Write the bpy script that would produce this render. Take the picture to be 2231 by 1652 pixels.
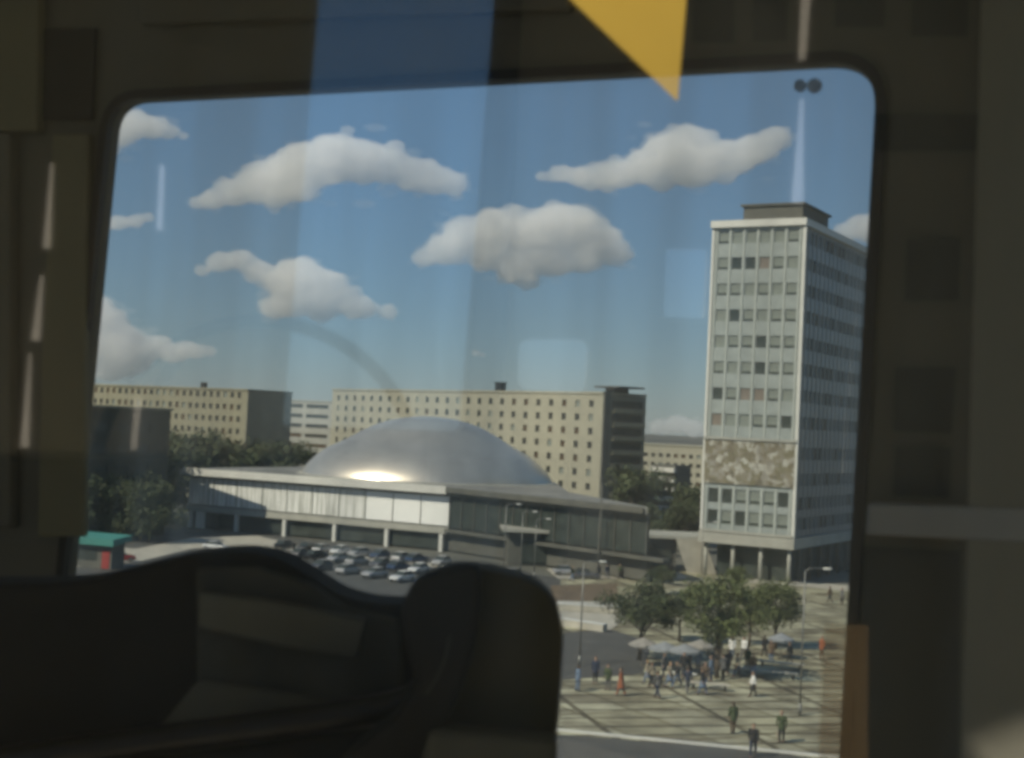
import bpy, bmesh, math, random
from mathutils import Vector, Matrix, noise
random.seed(7)
PI = math.pi; R = math.radians
S = bpy.context.scene; COL = S.collection
for o in list(bpy.data.objects): bpy.data.objects.remove(o)
# ------------------------------------------------------------------ camera
F = 2964.0; CX, CY = 1115.5, 826.0           # focal length and centre for a picture 2231 wide
CAMZ = 22.0; PITCH = R(1.91); ROLL = R(2.7)
cam_d = bpy.data.cameras.new('camera'); cam = bpy.data.objects.new('camera', cam_d); COL.objects.link(cam); S.camera = cam
cam_d.sensor_width = 36; cam_d.lens = 36*F/2231; cam_d.clip_start = 0.02; cam_d.clip_end = 20000
fwd = Vector((0, math.cos(PITCH), math.sin(PITCH))); r0 = Vector((1,0,0)); u0 = Vector((0,-math.sin(PITCH), math.cos(PITCH)))
rgt = math.cos(ROLL)*r0 + math.sin(ROLL)*u0; upv = -math.sin(ROLL)*r0 + math.cos(ROLL)*u0
CAM = Vector((0,0,CAMZ))
cam.matrix_world = Matrix(((rgt.x,upv.x,-fwd.x,0),(rgt.y,upv.y,-fwd.y,0),(rgt.z,upv.z,-fwd.z,CAMZ),(0,0,0,1)))
cam_d.dof.use_dof = True; cam_d.dof.focus_distance = 110.0; cam_d.dof.aperture_fstop = 10.5
# ------------------------------------------------------------------ world, sun, exposure
SUN_AZ = math.atan2(-0.80, -0.60)            # compass angle (x, y) of where the sun stands
SUN_EL = R(42)
w = bpy.data.worlds.new("World"); S.world = w; w.use_nodes = True
nt = w.node_tree; bg = nt.nodes['Background']
sky = nt.nodes.new('ShaderNodeTexSky'); sky.sky_type = 'NISHITA'; sky.sun_disc = False
sky.sun_elevation = SUN_EL; sky.sun_rotation = SUN_AZ
sky.air_density = 1.0; sky.dust_density = 0.1; sky.ozone_density = 3.5
skm = nt.nodes.new('ShaderNodeMix'); skm.data_type = 'RGBA'; skm.inputs['Factor'].default_value = .5; skm.inputs['B'].default_value = (1.5, 2.9, 5.0, 1)
nt.links.new(sky.outputs[0], skm.inputs['A']); nt.links.new(skm.outputs['Result'], bg.inputs[0]); bg.inputs[1].default_value = 0.072
sl = bpy.data.lights.new('sun', 'SUN'); sl.energy = 4.2; sl.angle = R(0.5); sl.color = (1.0, 0.89, 0.74)
sun = bpy.data.objects.new('sun', sl); COL.objects.link(sun)
SUNV = Vector((math.sin(SUN_AZ)*math.cos(SUN_EL), math.cos(SUN_AZ)*math.cos(SUN_EL), math.sin(SUN_EL)))  # towards the sun
sun.rotation_euler = SUNV.to_track_quat('Z', 'Y').to_euler()
S.view_settings.view_transform = 'Standard'; S.view_settings.look = 'None'; S.view_settings.gamma = 1
S.view_settings.exposure = 0.38
S.render.engine = 'CYCLES'
S.cycles.pixel_filter_type = 'BLACKMAN_HARRIS'; S.cycles.filter_width = 3.7
S.cycles.max_bounces = 10; S.cycles.transparent_max_bounces = 24; S.cycles.volume_bounces = 7
# ------------------------------------------------------------------ helpers
def ray(x, y): return fwd + ((x-CX)/F)*rgt - ((y-CY)/F)*upv
def at(x, y, Y):                              # point seen at (x, y), Y metres ahead
    d = ray(x, y); return CAM + d*(Y/d.y)
def G(x, y, z=0.0):                           # point of the ground seen at (x, y)
    d = ray(x, y); return CAM + d*((z-CAMZ)/d.z)
def atz(x, y, z): return G(x, y, z)
def mat(name, col, rough=0.7, metal=0.0, var=0.15, scale=3.0, spec=0.5, alpha=None, stain=None, detail=6.0):
    m = bpy.data.materials.new(name); m.use_nodes = True; n = m.node_tree; b = n.nodes['Principled BSDF']
    b.inputs['Roughness'].default_value = rough; b.inputs['Metallic'].default_value = metal
    b.inputs['Specular IOR Level'].default_value = spec
    tc = n.nodes.new('ShaderNodeTexCoord'); nz = n.nodes.new('ShaderNodeTexNoise')
    nz.inputs['Scale'].default_value = scale; nz.inputs['Detail'].default_value = detail
    n.links.new(tc.outputs['Object'], nz.inputs['Vector'])
    cr = n.nodes.new('ShaderNodeValToRGB'); cr.color_ramp.elements[0].position = .3; cr.color_ramp.elements[1].position = .7
    a = [c*(1-var) for c in col]; c2 = [min(1, c*(1+var)) for c in col]
    if stain: a = stain
    cr.color_ramp.elements[0].color = (*a, 1); cr.color_ramp.elements[1].color = (*c2, 1)
    n.links.new(nz.outputs['Fac'], cr.inputs[0]); n.links.new(cr.outputs[0], b.inputs['Base Color'])
    return m
def link(name, me, m=None, parent=None, loc=None):
    o = bpy.data.objects.new(name, me); COL.objects.link(o)
    if m is not None and me is not None:
        for mm in (m if isinstance(m, (list, tuple)) else [m]): me.materials.append(mm)
    if parent is not None: o.parent = parent
    if loc is not None: o.location = loc
    return o
def tag(o, label=None, cat=None, group=None, kind=None):
    if label: o['label'] = label
    if cat: o['category'] = cat
    if group: o['group'] = group
    if kind: o['kind'] = kind
    return o
def empty(name, loc, rz=0.0): 
    o = bpy.data.objects.new(name, None); COL.objects.link(o); o.location = loc; o.rotation_euler = (0,0,rz); o.empty_display_size = .2
    return o
def copy_tree(o, parent=None):
    c = o.copy(); COL.objects.link(c)
    if parent is not None: c.parent = parent
    for ch in list(o.children): copy_tree(ch, c)
    return c
class MB:
    def __init__(s): s.bm = bmesh.new()
    def box(s, x0,x1,y0,y1,z0,z1, mi=0, bevel=0):
        v = [s.bm.verts.new((x,y,z)) for z in (z0,z1) for y in (y0,y1) for x in (x0,x1)]
        for q in ((0,2,3,1),(4,5,7,6),(0,1,5,4),(2,6,7,3),(0,4,6,2),(1,3,7,5)):
            f = s.bm.faces.new([v[i] for i in q]); f.material_index = mi
        return v
    def cyl(s, p, q, r1, r2=None, n=12, mi=0):
        r2 = r1 if r2 is None else r2; p = Vector(p); q = Vector(q); d = (q-p)
        if d.length < 1e-6: return
        rot = d.normalized().to_track_quat('Z','Y').to_matrix()
        a = [s.bm.verts.new(p + rot @ Vector((r1*math.cos(2*PI*i/n), r1*math.sin(2*PI*i/n), 0))) for i in range(n)]
        b = [s.bm.verts.new(q + rot @ Vector((r2*math.cos(2*PI*i/n), r2*math.sin(2*PI*i/n), 0))) for i in range(n)]
        for i in range(n):
            f = s.bm.faces.new((a[i], a[(i+1)%n], b[(i+1)%n], b[i])); f.smooth = True; f.material_index = mi
        s.bm.faces.new(a[::-1]).material_index = mi; s.bm.faces.new(b).material_index = mi
    def tube(s, pts, r, n=10, mi=0):
        pts = [Vector(p) for p in pts]; rings = []; up = None
        for i, p in enumerate(pts):
            d = (pts[min(i+1,len(pts)-1)]-pts[max(i-1,0)]).normalized()
            if up is None: up = d.orthogonal().normalized()
            a = (up - d*up.dot(d)).normalized(); up = a; b = d.cross(a)
            rings.append([s.bm.verts.new(p + (a*math.cos(2*PI*k/n)+b*math.sin(2*PI*k/n))*r) for k in range(n)])
        for q, w_ in zip(rings, rings[1:]):
            for k in range(n):
                f = s.bm.faces.new((q[k], q[(k+1)%n], w_[(k+1)%n], w_[k])); f.smooth = True; f.material_index = mi
        s.bm.faces.new(rings[0][::-1]).material_index = mi; s.bm.faces.new(rings[-1]).material_index = mi
    def sph(s, c, r, sub=2, sc=(1,1,1), mi=0):
        m = Matrix.Translation(Vector(c)) @ Matrix.Diagonal((r*sc[0], r*sc[1], r*sc[2], 1))
        g = bmesh.ops.create_icosphere(s.bm, subdivisions=sub, radius=1, matrix=m)
        for v in g['verts']:
            for f in v.link_faces: f.smooth = True; f.material_index = mi
    def prism(s, pts, h, mi=0):               # pts: list of 3-D points of a planar outline, h: extrusion vector
        a = [s.bm.verts.new(p) for p in pts]; b = [s.bm.verts.new(Vector(p)+h) for p in pts]; n = len(a)
        s.bm.faces.new(a).material_index = mi; s.bm.faces.new(b[::-1]).material_index = mi
        for i in range(n): s.bm.faces.new((a[i], b[i], b[(i+1)%n], a[(i+1)%n])).material_index = mi
    def build(s, name, m, parent=None, loc=None, bevel=0, smooth=False):
        bmesh.ops.recalc_face_normals(s.bm, faces=s.bm.faces)
        me = bpy.data.meshes.new(name); s.bm.to_mesh(me); s.bm.free()
        if smooth:
            for p in me.polygons: p.use_smooth = True
        o = link(name, me, m, parent, loc)
        if bevel:
            b = o.modifiers.new('bevel', 'BEVEL'); b.width = bevel; b.segments = 3; b.limit_method = 'ANGLE'; b.angle_limit = R(40)
        return o
def holed(name, outer, holes, h, m, parent=None, bevel=0):   # a slab with an outline and real openings
    bm = bmesh.new(); edges = []
    for lp in [outer]+holes:
        v = [bm.verts.new(p) for p in lp]
        edges += [bm.edges.new((v[i], v[(i+1)%len(v)])) for i in range(len(v))]
    bmesh.ops.triangle_fill(bm, use_beauty=True, use_dissolve=False, edges=edges)
    g = bmesh.ops.extrude_face_region(bm, geom=list(bm.faces))
    bmesh.ops.translate(bm, vec=h, verts=[e for e in g['geom'] if isinstance(e, bmesh.types.BMVert)])
    bmesh.ops.recalc_face_normals(bm, faces=bm.faces)
    me = bpy.data.meshes.new(name); bm.to_mesh(me); bm.free()
    return link(name, me, m, parent)
def rounded(pts, radii, n=8):
    out = []
    for i, p in enumerate(pts):
        a = Vector(pts[i-1]); p = Vector(p); b = Vector(pts[(i+1)%len(pts)]); r = radii[i]
        if r <= 0: out.append(p); continue
        pa = p + (a-p).normalized()*r; pb = p + (b-p).normalized()*r
        for k in range(n+1):
            t = k/n; out.append(pa*(1-t)**2 + p*2*t*(1-t) + pb*t*t)
    return out
def sheet(name, pts, z, m):
    bm = bmesh.new(); bm.faces.new([bm.verts.new((p[0],p[1],z)) for p in pts]); bmesh.ops.recalc_face_normals(bm, faces=bm.faces)
    me = bpy.data.meshes.new(name); bm.to_mesh(me); bm.free()
    if me.polygons[0].normal.z < 0: me.flip_normals()
    o = link(name, me, m); o['kind'] = 'structure'; return o
# ------------------------------------------------------------------ materials
M = {}
M['ground'] = mat('ground', (.13,.13,.11), .9, scale=.02, var=.3)
M['asphalt'] = mat('asphalt', (.075,.075,.07), .9, scale=.4, var=.25)
M['pave_light'] = mat('pave_light', (.42,.40,.34), .85, scale=.6, var=.2)
M['lawn'] = mat('lawn', (.13,.095,.06), .95, scale=.5, var=.35)
M['grass'] = mat('grass', (.07,.09,.03), .95, scale=.3, var=.35)
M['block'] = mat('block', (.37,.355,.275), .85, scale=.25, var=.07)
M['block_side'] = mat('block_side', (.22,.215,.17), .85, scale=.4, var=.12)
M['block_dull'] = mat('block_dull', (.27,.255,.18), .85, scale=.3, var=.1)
M['dull_build'] = mat('dull_build', (.045,.045,.03), .9, scale=.2, var=.25)
M['pane'] = mat('pane', (.05,.05,.045), .25, scale=2, var=.3)
M['pane_brown'] = mat('pane_brown', (.09,.06,.035), .4, scale=2, var=.3)
M['white'] = mat('white', (.62,.62,.58), .6, scale=.5, var=.06)
M['concrete'] = mat('concrete', (.36,.36,.32), .8, scale=.5, var=.12)
M['dark_concrete'] = mat('dark_concrete', (.10,.10,.085), .8, scale=.5, var=.2)
M['roof'] = mat('roof', (.09,.09,.085), .9, scale=.4, var=.2)
M['panel'] = mat('panel', (.31,.345,.335), .35, scale=.6, var=.12)
M['frame'] = mat('frame', (.50,.53,.49), .45, scale=.6, var=.06)
M['blind'] = mat('blind', (.21,.235,.21), .3, scale=.5, var=.15)
M['blind_brown'] = mat('blind_brown', (.20,.17,.14), .35, scale=.5, var=.15)
M['dark_glass'] = mat('dark_glass', (.045,.055,.05), .15, scale=.5, var=.3)
M['side_glass'] = mat('side_glass', (.17,.195,.205), .22, scale=.15, var=.35)
M['side_panel'] = mat('side_panel', (.23,.25,.26), .3, scale=.1, var=.2)
M['steel'] = mat('steel', (.25,.25,.23), .5, metal=.6, scale=2)
M['black'] = mat('black', (.02,.02,.02), .5)
M['bark'] = mat('bark', (.09,.07,.05), .9, scale=4, var=.3)
M['leafA'] = mat('leafA', (.095,.115,.04), .7, scale=.5, var=.45)
M['leafB'] = mat('leafB', (.05,.066,.024), .7, scale=.4, var=.45)
def alu():
    m = mat('dome_metal', (.80,.73,.62), .37, metal=.82, scale=.25, var=.08)
    return m
M['dome'] = alu(); M['hall_roof'] = mat('hall_roof', (.20,.20,.185), .9, scale=.15, var=.25)
def paving():
    m = bpy.data.materials.new('paving'); m.use_nodes = True; n = m.node_tree; b = n.nodes['Principled BSDF']; b.inputs['Roughness'].default_value = .85
    tc = n.nodes.new('ShaderNodeTexCoord'); mp = n.nodes.new('ShaderNodeMapping'); mp.inputs['Rotation'].default_value = (0,0,R(-14))
    n.links.new(tc.outputs['Object'], mp.inputs[0])
    br = n.nodes.new('ShaderNodeTexBrick'); br.offset = 0.0; br.inputs['Scale'].default_value = .3
    br.inputs['Color1'].default_value = (.40,.39,.32,1); br.inputs['Color2'].default_value = (.48,.465,.375,1); br.inputs['Mortar'].default_value = (.13,.115,.08,1)
    br.inputs['Mortar Size'].default_value = .10; br.inputs['Brick Width'].default_value = 3.2; br.inputs['Row Height'].default_value = .85
    br.inputs['Mortar Smooth'].default_value = .4
    n.links.new(mp.outputs[0], br.inputs['Vector'])
    nz = n.nodes.new('ShaderNodeTexNoise'); nz.inputs['Scale'].default_value = .22; nz.inputs['Detail'].default_value = 8; n.links.new(tc.outputs['Object'], nz.inputs['Vector'])
    cr = n.nodes.new('ShaderNodeValToRGB'); cr.color_ramp.elements[0].position=.35; cr.color_ramp.elements[1].position=.62
    cr.color_ramp.elements[0].color=(.38,.35,.29,1); cr.color_ramp.elements[1].color=(1.1,1.12,1.0,1)
    n.links.new(nz.outputs[0], cr.inputs[0])
    mx = n.nodes.new('ShaderNodeMix'); mx.data_type='RGBA'; mx.blend_type='MULTIPLY'; mx.inputs['Factor'].default_value=1
    n.links.new(br.outputs[0], mx.inputs['A']); n.links.new(cr.outputs[0], mx.inputs['B']); mp2 = n.nodes.new('ShaderNodeMapping'); mp2.inputs['Rotation'].default_value=(0,0,R(62)); n.links.new(tc.outputs['Object'], mp2.inputs[0])
    wv = n.nodes.new('ShaderNodeTexBrick'); wv.offset=0.0; wv.inputs['Scale'].default_value=.3; wv.inputs['Brick Width'].default_value=3.0; wv.inputs['Row Height'].default_value=1.5; wv.inputs['Mortar Size'].default_value=.085; wv.inputs['Mortar Smooth'].default_value=.5  # diagonal dark joints imitate long tree shadows across the paving
    wv.inputs['Color1'].default_value=(1,1,1,1); wv.inputs['Color2'].default_value=(.82,.80,.74,1); wv.inputs['Mortar'].default_value=(.50,.46,.38,1); n.links.new(mp2.outputs[0], wv.inputs['Vector'])
    mx2 = n.nodes.new('ShaderNodeMix'); mx2.data_type='RGBA'; mx2.blend_type='MULTIPLY'; mx2.inputs['Factor'].default_value=1
    n.links.new(mx.outputs['Result'], mx2.inputs['A']); n.links.new(wv.outputs['Color'], mx2.inputs['B']); n.links.new(mx2.outputs['Result'], b.inputs['Base Color'])
    return m
M['paving'] = paving()
def mosaic():
    m = bpy.data.materials.new('mosaic'); m.use_nodes = True; n = m.node_tree; b = n.nodes['Principled BSDF']; b.inputs['Roughness'].default_value = .6
    tc = n.nodes.new('ShaderNodeTexCoord'); nz = n.nodes.new('ShaderNodeTexNoise'); nz.inputs['Scale'].default_value=.5; nz.inputs['Detail'].default_value=4; nz.inputs['Distortion'].default_value=1.6
    vo = n.nodes.new('ShaderNodeTexVoronoi'); vo.inputs['Scale'].default_value=1.25
    mxv = n.nodes.new('ShaderNodeMix'); mxv.data_type='RGBA'; mxv.blend_type='ADD'; mxv.clamp_result=False; mxv.inputs['Factor'].default_value=1.0; mxv.inputs['B'].default_value=(0,0,0,1)
    n.links.new(tc.outputs['Object'], nz.inputs['Vector']); n.links.new(tc.outputs['Object'], mxv.inputs['A']); sc_=n.nodes.new('ShaderNodeVectorMath'); sc_.operation='SCALE'; sc_.inputs['Scale'].default_value=2.6; n.links.new(nz.outputs['Color'], sc_.inputs[0]); n.links.new(sc_.outputs[0], mxv.inputs['B'])
    n.links.new(mxv.outputs['Result'], vo.inputs['Vector'])
    sp = n.nodes.new('ShaderNodeSeparateColor'); n.links.new(vo.outputs['Color'], sp.inputs[0])
    ad = n.nodes.new('ShaderNodeMath'); ad.operation='MULTIPLY_ADD'; ad.inputs[1].default_value=.5
    n.links.new(sp.outputs[0], ad.inputs[0]); 
    h = n.nodes.new('ShaderNodeMath'); h.operation='MULTIPLY'; h.inputs[1].default_value=.55; n.links.new(nz.outputs['Fac'], h.inputs[0]); n.links.new(h.outputs[0], ad.inputs[2])
    cr = n.nodes.new('ShaderNodeValToRGB'); e = cr.color_ramp.elements; e[0].position=.2; e[0].color=(.10,.10,.075,1); e[1].position=.78; e[1].color=(.44,.44,.39,1)
    for p, c in ((.33,(.17,.145,.10,1)),(.45,(.16,.15,.09,1)),(.55,(.24,.215,.16,1)),(.62,(.21,.20,.17,1)),(.70,(.36,.35,.30,1))):
        x = e.new(p); x.color = c
    n.links.new(ad.outputs[0], cr.inputs[0]); n.links.new(cr.outputs[0], b.inputs['Base Color'])
    return m
M['mosaic'] = mosaic()
def curtain_mat():
    m = bpy.data.materials.new('curtain_glass'); m.use_nodes = True; n = m.node_tree; b = n.nodes['Principled BSDF']
    tc = n.nodes.new('ShaderNodeTexCoord'); mp = n.nodes.new('ShaderNodeMapping'); mp.inputs['Scale'].default_value=(1.6,.1,.12)
    nz = n.nodes.new('ShaderNodeTexNoise'); nz.inputs['Scale'].default_value=1; nz.inputs['Detail'].default_value=5
    n.links.new(tc.outputs['Object'], mp.inputs[0]); n.links.new(mp.outputs[0], nz.inputs['Vector'])
    cr = n.nodes.new('ShaderNodeValToRGB'); cr.color_ramp.elements[0].position=.35; cr.color_ramp.elements[1].position=.6
    cr.color_ramp.elements[0].color=(.45,.46,.43,1); cr.color_ramp.elements[1].color=(.86,.87,.84,1)
    n.links.new(nz.outputs[0], cr.inputs[0]); n.links.new(cr.outputs[0], b.inputs['Base Color']); b.inputs['Roughness'].default_value=.25
    b.inputs['Coat Weight'].default_value=.6
    return m
M['curtain'] = curtain_mat(); M['glare_white'] = mat('glare_white', (.93,.94,.92), .2, var=.03, scale=1.5)
#@@SETTING
# ------------------------------------------------------------------ ground
g = sheet('ground', [(-6000,-3000),(6000,-3000),(6000,9000),(-6000,9000)], 0.0, M['ground'])
road = [G(100,1150), G(600,1166), G(1000,1222), G(1230,1262), G(1215,1390), G(1230,1480), G(1190,1700), G(-500,1900), G(-900,1300)]
sheet('road', road, .02, M['asphalt'])
plaza = [G(1225,1232), G(1480,1236), G(1700,1262), G(2300,1330), G(2300,1750), G(1195,1740), G(1225,1480), G(1210,1390)]
sheet('plaza_paving', plaza, .045, M['paving'])
sheet('walkway', [G(1190,1240), G(1475,1244), G(1500,1262), G(1215,1262)], .07, M['pave_light'])
sheet('tower_forecourt', [G(1560,1258), G(1690,1262), G(1860,1278), G(1860,1290), G(1690,1274), G(1560,1268)], .07, M['pave_light'])
sheet('lawn_bed', [G(1200,1277), G(1345,1272), G(1345,1309), G(1206,1314)], .07, M['lawn'])
sheet('asphalt_yard', [G(1205,1383), G(1330,1372), G(1420,1402), G(1400,1470), G(1205,1484)], .07, M['asphalt'])
sheet('side_street', [G(1100,1600), G(1250,1604), G(1560,1630), G(1900,1668), G(1900,1800), G(1100,1800)], .07, M['asphalt'])
sheet('pavement', [G(140,1186), G(300,1196), G(420,1172), G(560,1168), G(700,1200), G(1000,1232), G(1160,1262), G(1150,1275), G(980,1240), G(700,1212), G(560,1190), G(420,1196), G(300,1225), G(130,1240)], .06, M['pave_light'])
# ------------------------------------------------------------------ city buildings
class Bld:
    """local frame: x runs along the facade (left to right as seen), y into the building, z up"""
    def __init__(s, name, pl, pr, label, cat):
        pl = Vector((pl[0],pl[1],0)); pr = Vector((pr[0],pr[1],0)); d = pr-pl; s.W = d.length
        s.root = empty(name, pl, math.atan2(d.y, d.x)); tag(s.root, label, cat)
def facade(mb, axis, u0_, u1, face, sgn, z0, z1, cols, rows, ww, wh, rec, mi=0):
    """bands and piers with real openings; axis 'x': wall along x at y=face; axis 'y': wall along y at x=face. Returns openings."""
    def bx(a, b, c, d):
        t = sorted((face, face + sgn*rec))
        if axis == 'x': mb.box(a, b, t[0], t[1], c, d, mi)
        else: mb.box(t[0], t[1], a, b, c, d, mi)
    z = z0; op = []
    for zc in sorted(rows):
        bx(u0_, u1, z, zc-wh/2); z = zc+wh/2; u = u0_
        for uc in cols:
            bx(u, uc-ww/2, zc-wh/2, zc+wh/2); u = uc+ww/2; op.append((uc, zc))
        bx(u, u1, zc-wh/2, zc+wh/2)
    bx(u0_, u1, z, z1)
    return op
_cache = {}
def pane_mesh(key, sx, sy, sz, mats_):
    k = (key, round(sx,3), round(sy,3), round(sz,3))
    if k not in _cache:
        mb = MB(); mb.box(-sx/2,sx/2,-sy/2,sy/2,-sz/2,sz/2,0)
        me = bpy.data.meshes.new(key); bmesh.ops.recalc_face_normals(mb.bm, faces=mb.bm.faces); mb.bm.to_mesh(me); mb.bm.free()
        me.materials.append(mats_); _cache[k] = me
    return _cache[k]
def windows(root, items, name='window', cap=100):
    """items: (x,y,z, sx,sy,sz, material, nearness)"""
    items.sort(key=lambda t: t[7])
    for t in items[:cap]:
        o = bpy.data.objects.new(name, pane_mesh(name+t[6].name, t[3], t[4], t[5], t[6])); COL.objects.link(o); o.parent = root; o.location = t[:3]
    rest = items[cap:]
    if rest:
        mb = MB(); ms = []
        for t in rest:
            if t[6] not in ms: ms.append(t[6])
            mb.box(t[0]-t[3]/2,t[0]+t[3]/2,t[1]-t[4]/2,t[1]+t[4]/2,t[2]-t[5]/2,t[2]+t[5]/2, ms.index(t[6]))
        o = mb.build(name, ms, root); o['kind'] = 'stuff'
# --- the office tower
Yc = 204.0; Pc = at(1733, 950, Yc); dl = Vector((-.863, .504, 0)); TW = 14.2; TD = 44.0; TH = 54.0
T = Bld('office_tower', Pc + dl*TW, Pc, 'tall grey-green office tower with a dark set-back roof storey and mosaic band', 'office tower')
W = T.W; t = MB()
rowz = [52.5-4.03*i for i in range(8)]; bay = W/6.35; cols = [W/2 + bay*(i-2.5) for i in range(6)]
# recess core, kept behind the facade skins
t.box(.25, W-.25, .30, TD-.3, 6.8, 54.5); core = t.build('wall', M['panel'], T.root)
sk = MB(); wl = []
op = facade(sk, 'x', 0, W, 0, 1, 21.6, 54.0, cols, rowz, 1.62, 1.85, .25)
op += facade(sk, 'x', 0, W, 0, 1, 7.0, 14.4, cols, [12.6, 9.3], 1.62, 2.2, .25)
sk.box(.30, W-.30, .05, .25, 14.4, 21.6)
sk.build('facade_panel', M['panel'], T.root)
rs = random.Random(3)
darkset = {(4,5),(3,5)}
for (u, z) in op:
    low = z < 14
    r_ = rs.random()
    m_ = M['dark_glass'] if (low and r_ < .8) or r_ < .16 else (M['blind_brown'] if r_ < .3 else M['blind'])
    wl.append((u, .21, z, 1.60, .06, (2.18 if low else 1.83), m_, 0))
    if m_ is M['blind'] and r_ > .55:      # blind let down, a dark gap left at the bottom
        wl.append((u, .16, z-.72, 1.58, .03, .36, M['dark_glass'], 1))
mul = MB()
for i in range(7):
    u = W/2 + bay*(i-3); mul.box(u-.10, u+.10, -.16, -.003, 7.0, 14.2); mul.box(u-.09, u+.09, -.16, -.003, 21.6, 53.9)
mul.build('mullion', M['frame'], T.root)
ed = MB(); ed.box(-.42, -.002, -.22, .5, 6.9, 54.0); ed.box(W+.002, W+.5, -.22, .35, 6.9, 54.0); ed.build('corner_pier', M['white'], T.root)
mo = MB(); mo.box(-.1, W+.1, -.28, .04, 14.45, 21.2); mo.build('mosaic', M['mosaic'], T.root)
for za,zb in ((21.25,21.6),(7.0,7.35)):
    lg = MB(); lg.box(-.3,W+.3,-.5,-.285,za,zb); lg.build('ledge', M['concrete'], T.root)
# long right side
rowz2 = [52.5-4.03*i for i in range(8)]+[19.6,15.6,12.0,8.9]; n2 = 20; cols2 = [1.4+2.13*i for i in range(n2)]
s2 = MB(); op2 = facade(s2, 'y', .36, TD, W, -1, 7.0, 54.0, cols2, rowz2, 1.75, 1.9, .22); s2.build('facade_panel', M['side_panel'], T.root)
for (u, z) in op2:
    wl.append((W-.18, u, z, .06, 1.73, 1.88, (M['side_glass'] if rs.random()<.7 else M['dark_glass']), 2+u+abs(z-30)*.05))
m2 = MB()
for i in range(n2+1): m2.box(W+.003, W+.12, .36+2.13*i+.02-.06+.0, .36+2.13*i+.10, 7.0, 53.9)
m2.build('mullion', M['side_panel'], T.root)
windows(T.root, wl)
rf = MB(); rf.box(-.55, W+.6, -.6, TD+.3, 54.02, 55.1); rf.build('roof_cornice', M['white'], T.root)
ph = MB(); ph.box(3.0, W-1.6, 4.0, 17, 55.11, 57.9); ph.box(2.6, W-1.2, 3.6, 17.4, 57.91, 58.25); ph.build('roof_storey', M['dark_concrete'], T.root)
bs = MB(); bs.box(-.5, W+.6, -.55, TD+.3, 5.3, 6.88); bs.build('base_beam', M['concrete'], T.root)
gf = MB(); gf.box(1.5, W-1.3, 2.6, TD-1, 0.1, 5.28); gf.build('ground_floor_glazing', M['dark_glass'], T.root)
for i in range(4):
    c = MB(); u = .4+(W-.8)*i/3; c.cyl((0,0,0),(0,0,5.28),.30,.30,14); c.build('pillar', M['concrete'], T.root, loc=(u,.6,0))
for i in range(1,9):
    c = MB(); c.cyl((0,0,0),(0,0,5.28),.28,.28,12); c.build('pillar', M['dark_concrete'], T.root, loc=(W-.4,.6+5*i,0))
# --- congress hall with the metal dome
A = atz(415,1020,11.0); B = atz(982,1061,11.0); C = atz(1412,1105,11.0)
H = Bld('congress_hall', A, B, 'low white and glass congress hall with a silver domed roof', 'hall')
W = H.W; ang = H.root.rotation_euler.z
inv = Matrix.Translation(H.root.location) @ Matrix.Rotation(ang,4,'Z'); inv = inv.inverted()
def loc2(p): return inv @ Vector((p.x,p.y,0))
Cl = loc2(C)
DEPTH = 62.0; BR = loc2(at(1406, 940, 200)); BM = loc2(at(1245, 935, 232))
rfm = MB(); rfm.prism([(-1.4,-1.4,10.0),(W+.2,-1.4,10.0),(Cl.x+.4,Cl.y-1.2,10.0),(BR.x+.6,BR.y,10.0),(BM.x,BM.y,10.0),(W*.98,DEPTH-18,10.0),(W*.8,DEPTH-8,10.0),(W*.3,DEPTH+4,10.0),(-1.4,DEPTH-18,10.0)], Vector((0,0,.95))); rfm.build('roof', M['hall_roof'], H.root)
fs = MB(); fs.box(-1.5,W,-1.55,-1.402,9.8,11.15); fs.build('fascia', M['white'], H.root)
core = MB(); core.prism([(0.6,.7,.3),(W,.7,.3),(Cl.x-.2,Cl.y+1,.3),(BR.x,BR.y-.6,.3),(BM.x-.6,BM.y-.6,.3),(W*.97,DEPTH-19,.3),(W*.79,DEPTH-9,.3),(W*.3,DEPTH+2,.3),(.6,DEPTH-20,.3)], Vector((0,0,9.68))); core.build('wall', M['dark_concrete'], H.root)
# bright upper glass band
nb = 10; z0,z1 = 4.4, 9.3
for i in range(nb):
    g_ = MB(); a = .15+(W-.1)*i/nb; b = .15+(W-.1)*(i+1)/nb-.22; g_.box(a,b,.0,.12,z0,z1); g_.build('window', M['curtain'] if i<7 else M['glare_white'], H.root)  # whiter last panes carry the sun glare in their colour
fr = MB()
for i in range(nb+1): u = .02+(W-.1)*i/nb; fr.box(u-.0,u+.13,-.12,.16,z0-.2,z1+.3)
fr.box(-.3,W,-.2,.0-.002,z0-1.0,z0-.2); fr.box(-.3,W,-.1,.2,z1+.3,9.78); fr.build('window_frame', M['concrete'], H.root)
fl = MB(); fl.box(-.5,W,-.6,.68,z0-1.3,z0-1.0); fl.build('floor_slab', M['concrete'], H.root)
gl = MB(); gl.box(7,W-2,.45,.68,.3,z0-1.32); gl.build('ground_floor_glazing', M['dark_glass'], H.root)
for i in range(6):
    c = MB(); c.box(-.35,.35,-.3,.3,0,z0-1.3); c.build('pillar', M['white'], H.root, loc=(.8+(W-2)*i/5,-.2,0))
c = MB(); c.box(-.9,.9,-.3,.3,0,z0-1.3); c.build('pillar', M['white'], H.root, loc=(3.2,-.2,0))
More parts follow.
